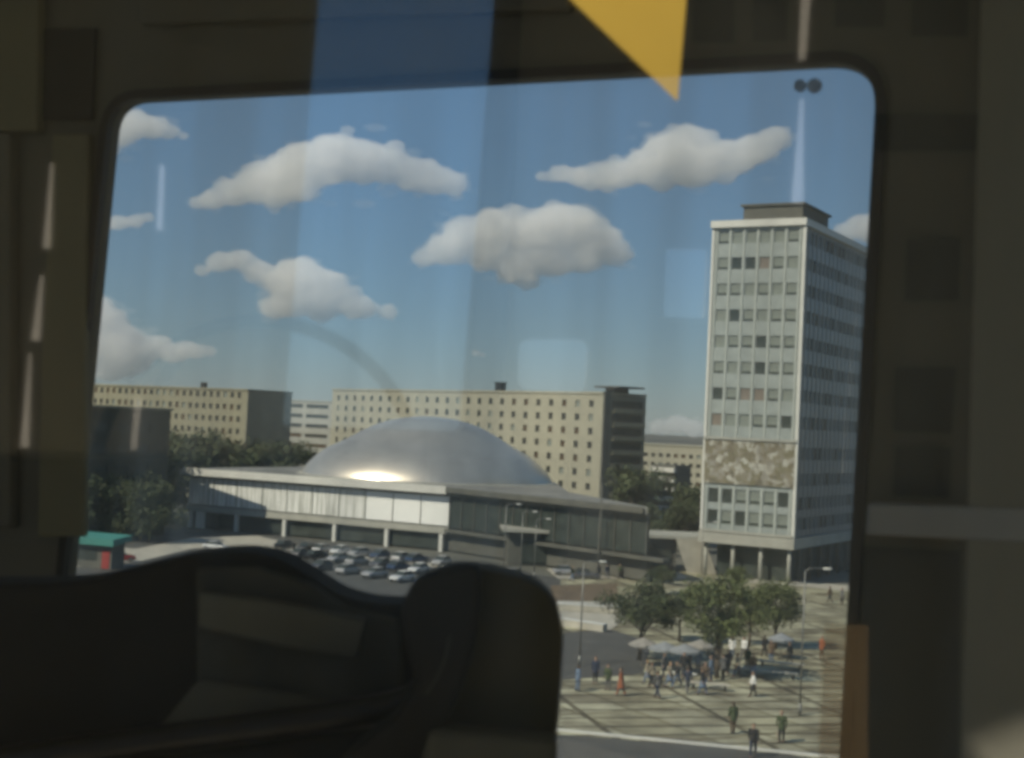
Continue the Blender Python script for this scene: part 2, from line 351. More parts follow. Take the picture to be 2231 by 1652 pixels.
# dark right wing of the hall
d = (Cl - Vector((W,0,0))); L2 = d.length; a2 = math.atan2(d.y,d.x)
rot = Matrix.Translation((W,0,0)) @ Matrix.Rotation(a2,4,'Z')
wing = MB(); wing.box(0,L2,.1,.5,4.2,9.4); wg = wing.build('wing_glazing', M['dark_glass'], H.root); wg.matrix_local = rot
wf = MB()
for i in range(15): u = L2*i/14; wf.box(u-.09,u+.09,-.12,.098,3.9,9.95)
wf.box(0,L2,-.1,.6,9.42,9.98); wf.box(-.1,L2+4,-.9,.6,3.4,3.9); o = wf.build('wing_frame', M['dark_concrete'], H.root); o.matrix_local = rot
wf = MB(); wf.box(0.02,L2+.4,-1.5,-1.3,10.1,11.0); o = wf.build('fascia', M['dark_concrete'], H.root); o.matrix_local = rot
wf = MB(); wf.box(0.3,L2,1.0,1.4,.2,3.38); o = wf.build('ground_floor_glazing', M['dark_glass'], H.root); o.matrix_local = rot
# dome
dc = at(930,1074,264.0); DR = 24.4; DH = 11.9
dm = bmesh.new(); rings = []
prof = [(0,1),(.06,.998),(.14,.985),(.24,.955),(.34,.905),(.45,.82),(.56,.70),(.67,.555),(.77,.47),(.86,.345),(.92,.235),(.96,.145),(.985,.07),(1,0)]
for (r_, h_) in prof[1:]:
    rings.append([dm.verts.new((DR*r_*math.cos(2*PI*k/72), DR*r_*math.sin(2*PI*k/72), DH*h_)) for k in range(72)])
top = dm.verts.new((0,0,DH))
for k in range(72):
    f = dm.faces.new((top, rings[0][k], rings[0][(k+1)%72])); f.smooth = True
    for j in range(len(rings)-1):
        f = dm.faces.new((rings[j][k], rings[j+1][k], rings[j+1][(k+1)%72], rings[j][(k+1)%72])); f.smooth = True
me = bpy.data.meshes.new('dome'); bmesh.ops.recalc_face_normals(dm, faces=dm.faces); dm.to_mesh(me); dm.free()
dome = link('dome', me, M['dome'], H.root); dome.location = inv @ Vector((dc.x, dc.y, 10.9)); dome.modifiers.new('s','SUBSURF').render_levels = 1
dr = MB(); dr.cyl((0,0,0),(0,0,.6),DR+.8,DR+.6,72); o = dr.build('dome_ring', M['concrete'], H.root); o.location = inv @ Vector((dc.x,dc.y,10.5))
# --- slab blocks of flats
def flats(name, pl, pr, label, z1, ncol, rows, ww, wh, depth, wallm, sidem, side='balcony', margin=1.5, paneM=None):
    Bk = Bld(name, pl, pr, label, 'apartment block'); W = Bk.W
    mb = MB(); cols = [margin + (W-2*margin)*(i+.5)/ncol for i in range(ncol)]
    op = facade(mb, 'x', 0, W, 0, 1, 0, z1, cols, rows, ww, wh, .3)
    mb.box(0, W, .301, depth, 0, z1-.05); mb.build('wall', wallm, Bk.root)
    rs = random.Random(hash(ncol) % 97)
    it = []
    for (u, z) in op:
        q_ = rs.random(); m_ = (paneM or M['pane']) if q_ < .62 else (M['pane_brown'] if q_ < .85 else M['blind'])
        it.append((u, .24, z, ww-.01, .06, wh-.01, m_, -u))
    windows(Bk.root, it)
    rb = MB(); rb.box(-.25, W+.25, -.25, depth+.25, z1, z1+.45); rb.build('roof', wallm, Bk.root)
    if side == 'balcony':
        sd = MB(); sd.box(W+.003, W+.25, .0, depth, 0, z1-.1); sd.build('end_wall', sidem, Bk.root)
        for z in rows:
            b_ = MB(); b_.box(W+.26, W+1.3, 2.2, depth-.8, z-1.75, z-1.6); b_.box(W+1.2, W+1.32, 2.2, depth-.8, z-1.6, z-.75); b_.build('balcony', M['block_dull'], Bk.root)
            b_ = MB(); b_.box(W+.255, W+.35, 2.4, depth-1, z-.7, z+.85); b_.build('balcony_glazing', M['pane'], Bk.root)
    else:
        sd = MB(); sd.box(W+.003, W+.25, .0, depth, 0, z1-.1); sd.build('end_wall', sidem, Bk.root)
    return Bk
z1 = 29.4
pr = at(1311, 934, 290); pl = at(722, 908, 392)
rows = [27.3-2.98*i for i in range(9)]
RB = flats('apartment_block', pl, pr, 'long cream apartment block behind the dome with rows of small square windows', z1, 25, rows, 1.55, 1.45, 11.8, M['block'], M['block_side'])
W = RB.W
o = MB(); o.box(-1.2,1.2,-.8,.8,0,2.0); o.box(-1.5,1.5,-1,1,2.0,2.2); o.build('rooftop_hut', M['black'], RB.root, loc=(W*.64,4,z1+.46))
o = MB(); o.box(-4,4.5,-.2,7,1.0,1.35); o.box(-1.5,1.5,1,5,0,1.0); o.build('roof_canopy', M['roof'], RB.root, loc=(W-1.5,2,z1+.46))
o = MB(); o.box(W+.26, W+.7, -.05, 1.5, 0, z1+.6); o.build('stair_shaft', M['dark_concrete'], RB.root)
LBr = at(537, 898, 330); LBl = at(130, 879, 372)
rows = [26.0-2.95*i for i in range(8)]
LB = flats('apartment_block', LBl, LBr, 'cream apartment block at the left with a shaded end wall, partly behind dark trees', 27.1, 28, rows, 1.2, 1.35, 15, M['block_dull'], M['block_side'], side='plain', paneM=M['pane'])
o = MB(); o.box(-.6,.6,-.6,.6,0,1.4); o.build('chimney', M['black'], LB.root, loc=(LB.W*.74,3,27.56))
MBr = at(727, 906, 470); MBl = at(600, 901, 480)
rows = [25.0-3.4*i for i in range(7)]
MBk = flats('apartment_block', MBl, MBr, 'distant grey apartment block with long dark window bands between the two cream blocks', 26.6, 2, rows, 9.0, 1.3, 14, M['concrete'], M['block_side'], side='plain')
FBl = at(1375, 937, 430); FBr = at(1560, 946, 420)
rows = [14.6-2.8*i for i in range(5)]
FB = flats('apartment_block', FBl, FBr, 'far low cream apartment block left of the office tower', 17.6, 10, rows, 1.3, 1.2, 14, M['block'], M['block_side'], side='plain')
# small white balcony house in the trees
WH = Bld('balcony_house', at(1418,1000,330), at(1470,1000,326), 'small white house front with dark balcony gaps among trees left of the tower', 'house')
mb = MB(); mb.box(0,WH.W,.8,8,0,14.0); mb.build('wall', M['dark_concrete'], WH.root)
for i in range(6): b_ = MB(); b_.box(-.1,WH.W+.1,-.3,.79,.8+2.3*i,1.9+2.3*i); b_.build('balcony', M['white'], WH.root)
# dark building on the far left
DB = Bld('office_building', at(60,880,215), at(372,900,236), 'dark low office building at the left edge of the window behind the trees', 'office building')
mb = MB(); cols = [2+4*i for i in range(int(DB.W/4))]
op = facade(mb,'x',0,DB.W,0,1,0,21.6,cols,[18.5-3.6*i for i in range(5)],2.4,1.7,.3); mb.box(0,DB.W,.301,16,0,21.5); mb.build('wall', M['dull_build'], DB.root)
windows(DB.root, [(u,.24,z,2.38,.06,1.68,M['dark_glass'],-u) for u,z in op])
rb = MB(); rb.box(-.3,DB.W+.3,-.3,16.3,21.6,22.0); rb.build('roof', M['block_dull'], DB.root)
# building just behind the tower at the window's right edge
NB = Bld('office_building', at(1868,957,280), at(1990,963,276), 'flat-roofed building peeking out behind the tower at the right window edge', 'office building')
mb = MB(); op = facade(mb,'x',0,NB.W,0,1,0,62,[2+3*i for i in range(int(NB.W/3))],[59-3.4*i for i in range(10)],1.6,1.6,.3); mb.box(0,NB.W,.301,20,0,61.9); mb.build('wall', M['dark_concrete'], NB.root)
windows(NB.root, [(u,.24,z,1.58,.06,1.58,M['dark_glass'],-u) for u,z in op])
# entrance pavilion with slanted wall between hall and tower
PV = Bld('pavilion', G(1412,1246), G(1560,1252), 'low pavilion with a pale slanted end wall between hall and tower', 'pavilion')
mb = MB(); mb.box(-22,PV.W*.42,1,9,0.05,5.3); mb.build('wall', M['dark_concrete'], PV.root)
mb = MB(); mb.box(-23,PV.W+4,-.4,10,5.32,5.8); mb.build('roof', M['concrete'], PV.root)
mb = MB(); mb.prism([(PV.W*.57,-.5,0.05),(PV.W*1.0,-.5,0.05),(PV.W*.80,-.5,5.3),(PV.W*.38,-.5,5.3)], Vector((0,.5,0))); mb.build('slanted_wall', M['pave_light'], PV.root)
mb = MB(); mb.box(-20,PV.W*.34,.75,.995,.6,3.8); mb.build('glazing', M['dark_glass'], PV.root)
#@@OBJECTS
# ------------------------------------------------------------------ trees
def tree_meshes(seed, h, cr, leafm, n=2600, low=.32, leaf=.34):
    rs = random.Random(seed); tr = MB()
    tr.cyl((0,0,0),(.1,.05,h*.30),h*.024,h*.018,10); tr.cyl((.1,.05,h*.30),(.15,-.1,h*.72),h*.018,h*.006,8)
    clumps = []
    for i in range(16):
        a = rs.random()*2*PI; rr = cr*(.25+.75*rs.random()**.6); z = h*(low+.16+(.80-low)*rs.random())
        k = 1-abs((z/h-(low+1)/2))/(1-low)*1.1; rr *= max(.35,k)
        c = Vector((rr*math.cos(a), rr*math.sin(a), z)); clumps.append((c, cr*(.26+.22*rs.random())))
        s_ = Vector((.1,0,h*(.26+.3*rs.random()))); mid = (s_+c)/2 + Vector((0,0,-.2)); tr.cyl(s_,mid,h*.010,h*.007,6); tr.cyl(mid,c,h*.007,h*.003,6)
    me = bmesh.new()
    for i in range(n):
        c, r_ = rs.choice(clumps)
        d = Vector((rs.gauss(0,1),rs.gauss(0,1),rs.gauss(0,.75))); d = d.normalized()*r_*(rs.random()**.45)*1.1
        p = c+d; s_ = leaf*(.6+.8*rs.random())
        q = Vector((rs.gauss(0,1),rs.gauss(0,1),rs.gauss(0,1))).normalized(); e = q.orthogonal().normalized(); f_ = q.cross(e)
        me.faces.new([me.verts.new(p+e*s_*.6), me.verts.new(p+f_*s_*.35), me.verts.new(p-e*s_*.6), me.verts.new(p-f_*s_*.35)])
    return tr, me
def make_tree(name, seed, h, cr, leafm, **k):
    root = empty(name, (0,0,0)); tr, lm = tree_meshes(seed, h, cr, leafm, **k)
    tr.build('trunk', M['bark'], root); me = bpy.data.meshes.new('crown'); lm.to_mesh(me); lm.free(); link('crown', me, leafm, root)
    return root
protoA = make_tree('plaza_tree', 1, 9.6, 3.6, M['leafA'], n=5200, leaf=.30)
protoB = make_tree('plaza_tree', 2, 9.2, 3.4, M['leafB'], n=5200, leaf=.30)
protoC = make_tree('street_tree', 5, 14, 6.5, M['leafB'], n=5200, leaf=.6, low=.12)
used = set()
def put(proto, p, sc, rz, label, cat, group):
    o = proto if proto.name not in used else copy_tree(proto); used.add(proto.name)
    o.location = (p.x,p.y,0); o.scale = (sc*1.18,sc*1.18,sc); o.rotation_euler = (0,0,rz); tag(o,label,cat,group); return o
tp = [(protoB,1392,1440,.84,'dark green plaza tree left of the three, beside the grey yard'),
      (protoA,1562,1478,.90,'leafy plaza tree in the middle, standing over the crowd'),
      (protoA,1690,1415,.70,'wide plaza tree right of the middle one, in front of the tower base'),
      (protoB,1480,1400,.62,'smaller plaza tree between the left and the middle ones'),
      (protoA,1632,1408,.58,'small plaza tree touching the right one, behind the crowd'),
      (protoB,1440,1295,.42,'bushy little tree beside the pale walkway'),
      (protoA,1605,1300,.40,'light green small tree right below the tower pillars')]
for i,(pt,x,y,sc,lb) in enumerate(tp): put(pt, G(x,y), sc, i*1.3, lb, 'tree', 'trees on the plaza')
rt = random.Random(11)
bt = []
ORD=['first','second','third','fourth','fifth','sixth','seventh','eighth','ninth','tenth','eleventh','twelfth','thirteenth']
def TLAB(i): return f'dark street tree, {ORD[i]} from the left in the back row behind the hall' if i<13 else f'dark street tree, {ORD[i-13]} from the left in the front row left of the hall'
for i in range(13):
    x = 190+i*37; bt.append((x, (262 if x<400 else 328)+rt.uniform(-8,14), rt.uniform(.98,1.16)))
for i in range(9): bt.append((165+i*22, 225+rt.uniform(-5,8), rt.uniform(.62,.78)))
for i,(x,Y,sc) in enumerate(bt):
    p = at(x, 900, Y); put(protoC, p, sc, i*.9, TLAB(i), 'tree', 'dark street trees left of the hall')
for i,(x,Y,sc,lb) in enumerate([(1400,268,.98,'tall green tree right of the long cream block end wall'),(1502,250,.62,'tree below the small white balcony house'),(1512,262,.80,'tree touching the left edge of the tower'),(1385,238,.62,'low tree over the right end of the hall roof')]):
    put(protoC, at(x,940,Y), sc, 2+i, lb, 'tree', 'trees between hall and tower')
# ------------------------------------------------------------------ cars
def car_color(name, c): return mat(name, c, .25, metal=.3, var=.03, scale=.5)
CC = [car_color('car_silver',(.45,.45,.45)), car_color('car_white',(.75,.75,.73)), car_color('car_grey',(.12,.12,.13)), car_color('car_black',(.02,.02,.022)), car_color('car_red',(.30,.03,.03)), car_color('car_blue',(.04,.07,.14))]
CN = ['silver','white','grey','black','red','dark blue']
def make_car():
    root = empty('parked_car',(0,0,0))
    sec = [(-2.15,.45,.62,.60),(-2.05,.30,.88,.80),(-1.2,.25,.95,.86),(0,.24,.96,.88),(1.2,.25,.92,.87),(1.95,.30,.78,.80),(2.18,.42,.60,.62)]
    bm = bmesh.new(); rings=[]
    for x,zb,zt,hw in sec:
        rings.append([bm.verts.new((x,y,z)) for y,z in ((-hw*.9,zb),(-hw,(zb+zt)/2),(-hw*.92,zt),(hw*.92,zt),(hw,(zb+zt)/2),(hw*.9,zb))])
    for a,b in zip(rings,rings[1:]):
        for i in range(6): bm.faces.new((a[i],a[(i+1)%6],b[(i+1)%6],b[i]))
    bm.faces.new(rings[0]); bm.faces.new(rings[-1][::-1]); bmesh.ops.recalc_face_normals(bm, faces=bm.faces)
    me = bpy.data.meshes.new('body'); bm.to_mesh(me); bm.free(); b = link('body', me, CC[0], root); bv=b.modifiers.new('b','BEVEL'); bv.width=.06; bv.segments=2
    c = MB(); c.prism([(-1.55,-.72,.93),(1.0,-.72,.93),(.35,-.62,1.40),(-1.15,-.62,1.40)], Vector((0,.001,0)))
    c.bm.clear()
    v = [c.bm.verts.new(p) for p in ((-1.7,-.76,.92),(1.05,-.76,.90),(1.05,.76,.90),(-1.7,.76,.92),(-1.2,-.60,1.38),(.30,-.60,1.38),(.30,.60,1.38),(-1.2,.60,1.38))]
    for q in ((0,1,2,3),(0,4,5,1),(1,5,6,2),(2,6,7,3),(3,7,4,0),(4,7,6,5)): c.bm.faces.new([v[i] for i in q])
    c.build('window_band', M['dark_glass'], root)
    r_ = MB(); r_.box(-1.18,.30,-.61,.61,1.383,1.44); r_.build('roof', CC[0], root, bevel=.03)
    for x in (-1.35,1.35):
        for y in (-.80,.80):
            w_ = MB(); w_.cyl((0,-.10,0),(0,.10,0),.32,.32,18); w = w_.build('wheel', M['black'], root, loc=(x,y,.32))
            h = MB(); h.cyl((0,-.115,0),(0,.115,0),.19,.19,12); h.build('rim', M['steel'], w)
    for y in (-.6,.6):
        h = MB(); h.sph((0,0,0),.12,1,(.5,1.3,.7)); h.build('headlight', M['white'], root, loc=(2.08,y,.62))
    return root
car0 = make_car(); cused = [False]
def put_car(p, rz, ci, label, group):
    o = car0 if not cused[0] else copy_tree(car0); cused[0] = True
    o.location = (p.x,p.y,.065); o.rotation_euler=(0,0,rz)
    for ch in o.children:
        if ch.name.startswith(('body','roof')):
            ch.material_slots[0].link='OBJECT'; ch.material_slots[0].material = CC[ci]
    tag(o,label,'car',group)
rc = random.Random(5)
rowsC = [((620,1196),(955,1232),9,'in the far row along the hall front'),((650,1214),(960,1256),8,'in the middle row before the hall'),((700,1243),(930,1276),5,'in the near row above the seat back')]
for (a,b,n,where) in rowsC:
    for i in range(n):
        k = i/(n-1)+rc.uniform(-.022,.022); p = G(a[0]*(1-k)+b[0]*k, a[1]*(1-k)+b[1]*k); ci = rc.choice([0,0,1,1,2,3,5])
        put_car(p, R(62)+rc.uniform(-.14,.14)+(PI if rc.random()<.4 else 0), ci, f'{CN[ci]} parked car, {ORD[i]} from the left {where}', 'cars parked in rows before the hall')
for x,y,rz,ci,lb in [(1235,1254,10,0,'silver car parked beside the walkway near the pavilion'),(1275,1262,8,2,'grey car parked behind the silver one by the walkway'),(1120,1262,-20,1,'white car just above the brown seat panel'),
                     (262,1224,20,4,'red car on the street at the far left of the window'),(470,1200,-25,1,'white car alone on the pale pavement by the hall corner'),(1060,1250,-22,0,'silver car right of the dark headrest')]:
    put_car(G(x,y), R(rz), ci, lb, 'cars on the street')
# ------------------------------------------------------------------ kiosk at the left
kk = G(215,1236); K = empty('kiosk', (kk.x,kk.y,0), R(-20)); tag(K,'kiosk with a turquoise awning roof at the far left of the window','kiosk')
M['turq'] = mat('turquoise', (.05,.22,.19), .6); M['redp'] = mat('red_paint', (.28,.04,.035), .5)
mb = MB(); mb.box(-3.0,3.0,-1.4,1.4,.05,3.4); mb.build('wall', M['dark_concrete'], K)
mb = MB(); mb.prism([(-3.8,-2.3,3.2),(-3.8,1.9,3.8),(-3.8,1.9,4.5),(-3.8,-2.3,4.1)], Vector((7.6,0,0))); mb.build('awning', M['turq'], K)
mb = MB(); mb.box(-2.5,.6,-1.48,-1.402,1.1,2.6); mb.build('counter_window', M['dark_glass'], K)
mb = MB(); mb.box(1.5,2.7,-1.47,-1.402,.1,2.5); mb.build('door', M['redp'], K)
# ------------------------------------------------------------------ poles, lamps, benches, walls, parasols
def lamp_post(p, h, label, arm=1.4):
    r_ = empty('street_lamp', (p.x,p.y,0)); tag(r_, label, 'street lamp', 'slim street lamps on the plaza')
    mb = MB(); mb.cyl((0,0,0),(0,0,1.0),.14,.13,12); mb.cyl((0,0,1.0),(0,0,h),.085,.06,10); mb.build('post', M['steel'], r_)
    mb = MB(); mb.tube([(0,0,h-.1),(.3,0,h+.15),(arm,0,h+.25)],.045,8); mb.build('arm', M['steel'], r_)
    mb = MB(); mb.sph((arm+.35,0,h+.2),.42,2,(1,.45,.28)); mb.build('lamp_head', M['white'], r_)
for x,y,h,lb in [(1096,1262,10.5,'slim lamp post in front of the dark hall wing, left one'),(1133,1262,9.5,'slim lamp post just right of the leftmost one before the dark wing'),
                 (1527,1275,9.0,'lamp post by the pale slanted wall'),(1262,1452,9.5,'lamp post standing in the grey asphalt yard'),(1742,1560,11.5,'nearest lamp post on the striped paving'),(1163,1262,8.5,'short lamp post before the dark hall wing, nearest to the pavilion')]:
    lamp_post(G(x,y), h, lb)
mp_=G(1303,1258); ms=empty('mast',(mp_.x,mp_.y,0)); tag(ms,'dark thick mast rising in front of the right corner of the long cream block','mast')
mb=MB(); mb.cyl((0,0,0),(0,0,13.6),.20,.12,14); mb.build('pole',M['dark_concrete'],ms); mb=MB(); mb.cyl((0,0,0),(0,0,.5),.45,.38,14); mb.build('base',M['concrete'],ms); mb=MB(); mb.sph((0,0,13.65),.2,2); mb.build('finial',M['dark_concrete'],ms)
def bench(p, q, label):
    p = Vector((p.x,p.y,0)); q = Vector((q.x,q.y,0)); L = (q-p).length; r_ = empty('bench',(p.x,p.y,.05),math.atan2(q.y-p.y,q.x-p.x)); tag(r_,label,'bench','long benches on the plaza')
    mb = MB(); mb.box(0,L,-.35,.35,.46,.56); mb.build('seat', M['pave_light'], r_)
    n = max(2,int(L/2.2))
    for i in range(n):
        mb = MB(); mb.box(-.1,.1,-.28,.28,0,.457); mb.build('leg', M['black'], r_, loc=(.4+(L-.8)*i/(n-1),0,0))
bench(G(1652,1452),G(1752,1462),'long pale bench right of the crowd, farther one')
bench(G(1600,1468),G(1738,1482),'long pale bench right of the crowd, nearer one')
bench(G(1500,1500),G(1590,1508),'long bench at the feet of the middle tree')
def low_wall(a,b,label,h=.75,w=.9):
    p = G(*a); q = G(*b); L=(q-p).length; r_ = empty('planter_wall',(p.x,p.y,.05),math.atan2(q.y-p.y,q.x-p.x)); tag(r_,label,'low wall','beige planter walls')
    mb = MB(); mb.box(0,L,-w/2,w/2,0,h); mb.build('wall', M['pave_light'], r_, bevel=.03)
    mb = MB(); mb.box(-.05,L+.05,-w/2-.06,w/2+.06,h+.002,h+.10); mb.build('coping', M['white'], r_)
low_wall((1212,1330),(1372,1340),'beige planter wall beside the trees, upper one')
low_wall((1216,1363),(1318,1378),'beige planter wall beside the trees, lower one')
low_wall((1216,1322),(1350,1326),'thin beige planter wall behind the upper one',.5,.6)
# planter fill
sheet('planter_bed',[G(1212,1332),G(1372,1342),G(1330,1374),G(1216,1362)],.09,M['pave_light'])
kb = empty('kerb',(0,0,0)); 
bpy.data.objects.remove(kb)
p,q = G(1205,1594),G(1900,1662); L=(q-p).length
kr = MB(); kr.box(0,L,-.16,.16,0,.16); ko = kr.build('kerb', M['white'], None, loc=(p.x,p.y,.07)); ko.rotation_euler=(0,0,math.atan2(q.y-p.y,q.x-p.x)); ko['kind']='structure'
def parasol(p, m, h, r, label):
    r_ = empty('parasol',(p.x,p.y,.06)); tag(r_,label,'parasol','cafe parasols under the plaza trees')
    mb = MB(); mb.cyl((0,0,0),(0,0,h),.03,.03,8); mb.build('pole', M['steel'], r_)
    bm = bmesh.new(); top = bm.verts.new((0,0,h+.25)); a=[bm.verts.new((r*math.cos(2*PI*k/8),r*math.sin(2*PI*k/8),h-.35)) for k in range(8)]; b=[bm.verts.new((r*math.cos(2*PI*k/8),r*math.sin(2*PI*k/8),h-.55)) for k in range(8)]
    for k in range(8): bm.faces.new((top,a[k],a[(k+1)%8])); bm.faces.new((a[k],b[k],b[(k+1)%8],a[(k+1)%8]))
    me=bpy.data.meshes.new('canopy'); bm.to_mesh(me); bm.free(); c=link('canopy',me,m,r_); s=c.modifiers.new('s','SOLIDIFY'); s.thickness=.02
    mb = MB(); mb.cyl((0,0,0),(0,0,.12),.3,.28,14); mb.build('base', M['dark_concrete'], r_)
M['fab_blue'] = mat('parasol_fabric_blue',(.25,.27,.29),.8); M['fab_grey'] = mat('parasol_fabric_grey',(.30,.29,.27),.8)
for x,y,mm,h,r,lb in [(1400,1452,'fab_grey',2.4,1.4,'grey cafe parasol at the left end of the crowd'),(1446,1462,'fab_blue',2.4,1.5,'blue-grey cafe parasol second from the left'),(1490,1470,'fab_blue',2.5,1.5,'blue-grey cafe parasol in the middle of the crowd'),(1524,1456,'fab_grey',2.4,1.4,'grey cafe parasol behind the middle tree trunk'),(1700,1436,'fab_blue',2.3,1.3,'blue-grey cafe parasol behind the long benches')]:
    parasol(G(x,y), M[mm], h, r, lb)
# cafe tables with chairs
def cafe_table(p, label):
    r_ = empty('cafe_table',(p.x,p.y,.06)); tag(r_,label,'table','cafe tables')
    mb=MB(); mb.cyl((0,0,.70),(0,0,.74),.42,.42,18); mb.build('table_top',M['white'],r_)
    mb=MB(); mb.cyl((0,0,0),(0,0,.70),.035,.035,8); mb.cyl((0,0,0),(0,0,.03),.25,.25,14); mb.build('leg',M['steel'],r_)
for i,(x,y,lb) in enumerate([(1420,1478,'round white cafe table at the left end of the crowd'),(1465,1484,'round white cafe table below the second parasol'),(1508,1488,'round white cafe table left of the middle tree trunk')]): cafe_table(G(x,y),lb)
# tall dark street sign
# ------------------------------------------------------------------ people
def caps(mb, p, q, r1, r2, n=10):
    mb.cyl(p,q,r1,r2,n); mb.sph(p,r1,2); mb.sph(q,r2,2)
def remeshed(mb, name, vox):
    bmesh.ops.recalc_face_normals(mb.bm, faces=mb.bm.faces)
    me = bpy.data.meshes.new(name); mb.bm.to_mesh(me); mb.bm.free(); o = bpy.data.objects.new(name, me); COL.objects.link(o)
    r_ = o.modifiers.new('r','REMESH'); r_.mode='VOXEL'; r_.voxel_size=vox; s=o.modifiers.new('s','SMOOTH'); s.iterations=3; s.factor=.5
    dg = bpy.context.evaluated_depsgraph_get(); dg.update(); out = bpy.data.meshes.new_from_object(o.evaluated_get(dg)); bpy.data.objects.remove(o)
    for p in out.polygons: p.use_smooth=True
    return out
M['skin'] = mat('skin',(.42,.26,.18),.6); M['hair'] = mat('hair',(.05,.035,.025),.8)
M['hair_fair'] = mat('hair_fair',(.28,.19,.09),.8)
def pose(stride, armsw, female=False, bend=0.0):
    hip = .88; sh = 1.40; hw=.10; sw=.18 if female else .205
    J = dict(pel=(0,0,.93),ch=(0,bend*.25,1.25),nk=(0,bend*.35,1.47),hd=(0,bend*.45+.02,1.62))
    L = {}
    for s in (-1,1):
        st = stride*s; kn=(s*hw,st*.5+.03*abs(stride)+.01,.48); an=(s*hw*.9,st-(.05 if st<0 else 0),.09+(.05 if st<-.1 else 0))
        L[s]=dict(h=(s*hw,0,hip),k=kn,a=an,t=(an[0],an[1]+.17,an[2]-.055))
        sw_=armsw*-s; el=(s*(sw+.055),bend*.3+sw_*.5,1.13); wr=(s*(sw+.05),bend*.3+sw_+.04,.90)
        L[s].update(s=(s*sw,bend*.3,sh),e=el,w=wr)
    return J,L
def body_mesh(P):
    J,L=P; b=MB()
    b.sph(J['pel'],.15,2,(1.05,.75,.9)); b.sph(J['ch'],.18,2,(1.05,.68,1.1)); caps(b,J['pel'],J['ch'],.12,.13); caps(b,(0,J['ch'][1],1.38),J['nk'],.075,.052)
    hd=Vector(J['hd']); b.sph(hd,.108,3,(.80,.92,1.12)); b.sph(hd+Vector((0,.085,-.02)),.022,2,(.7,1.2,1.3)); b.sph(hd+Vector((0,.06,-.08)),.045,2)
    for s in (-1,1):
        b.sph(hd+Vector((s*.088,0,-.005)),.025,2,(.4,.8,1.2)); b.sph(hd+Vector((s*.032,.088,.015)),.012,1)
        l=L[s]; caps(b,l['h'],l['k'],.088,.058); caps(b,l['k'],l['a'],.056,.038); caps(b,l['a'],l['t'],.042,.034)
        caps(b,l['s'],l['e'],.055,.042); caps(b,l['e'],l['w'],.040,.027); caps(b,(0,l['s'][1],l['s'][2]+.01),l['s'],.07,.055)
        w_=Vector(l['w']); d=(w_-Vector(l['e'])).normalized(); pc=w_+d*.055; b.sph(pc,.043,2,(.5,.95,1.1))
        for i,(oy,ln) in enumerate(((.030,.060),(.011,.072),(-.009,.068),(-.028,.052))):
            f0=pc+d*.035+Vector((0,oy,0)); f1=f0+d*ln*.55+Vector((-s*.008,0,0)); f2=f1+d*ln*.5+Vector((-s*.02,0,0)); caps(b,f0,f1,.0095,.009,6); caps(b,f1,f2,.009,.0078,6)
        t0=pc+Vector((0,.035,-.0)); caps(b,t0,t0+d*.035+Vector((-s*.012,.025,0)),.011,.010,6); 
    return remeshed(b,'person',.009)
def trousers_mesh(P, skirt=False):
    J,L=P; b=MB(); b.sph(J['pel'],.165,2,(1.05,.80,.85))
    for s in (-1,1):
        l=L[s]
        caps(b,l['h'],l['k'],.104,.078); caps(b,l['k'],(l['a'][0],l['a'][1],l['a'][2]+.03),.076,.062)
    if skirt: b.cyl((0,0,.95),(0,0,.50),.15,.25,16)
    return remeshed(b,'trousers',.014)
def jacket_mesh(P, long_=False):
    J,L=P; b=MB(); b.sph(J['ch'],.20,2,(1.08,.74,1.12)); caps(b,(0,0,.98),J['ch'],.155,.15); b.cyl((0,0,1.1),(0,0,.72 if long_ else .86),.165,.20 if long_ else .185,16)
    for s in (-1,1):
        l=L[s]; caps(b,(0,l['s'][1],1.39),l['s'],.082,.072); caps(b,l['s'],l['e'],.073,.056); caps(b,l['e'],l['w'],.054,.042)
    return remeshed(b,'jacket',.014)
def hair_mesh(P,long_):
    J,L=P; hd=Vector(J['hd']); b=MB(); b.sph(hd+Vector((0,-.022,.028)),.112,2,(.84,.92,1.08))
    if long_: b.sph(hd+Vector((0,-.06,-.08)),.085,2,(.95,.6,1.5))
    return remeshed(b,'hair',.014)
def shoe_mesh(P,s):
    l=P[1][s]; b=MB(); a=Vector(l['a']); t_=Vector(l['t']); caps(b,a+Vector((0,-.03,-.04)),t_,.05,.04); return remeshed(b,'shoe',.014)
def cl(name,c): return mat(name,c,.85,var=.12,scale=6)
CL = dict(black=cl('cloth_black',(.02,.02,.022)),navy=cl('cloth_navy',(.02,.03,.06)),green=cl('cloth_green',(.05,.07,.03)),rust=cl('cloth_rust',(.28,.09,.04)),white=cl('cloth_white',(.7,.7,.68)),grey=cl('cloth_grey',(.12,.12,.12)),blue=cl('cloth_blue',(.12,.17,.25)),brown=cl('cloth_brown',(.12,.08,.05)),beige=cl('cloth_beige',(.35,.30,.22)))
variants=[]
for (st,ar,fem,bend,lj,lh,sk_) in ((.26,.20,False,.05,False,False,False),(.03,.04,True,0,True,True,False),(-.22,-.16,True,.03,False,True,True),(.05,-.05,False,.12,True,False,False)):
    P=pose(st,ar,fem,bend); variants.append(dict(body=body_mesh(P),tr=trousers_mesh(P,sk_),ja=jacket_mesh(P,lj),ha=hair_mesh(P,lh),s1=shoe_mesh(P,-1),s2=shoe_mesh(P,1)))
for v in variants:
    v['body'].materials.append(M['skin'])
    for k in ('tr','ja','ha','s1','s2'): v[k].materials.append(M['black'])
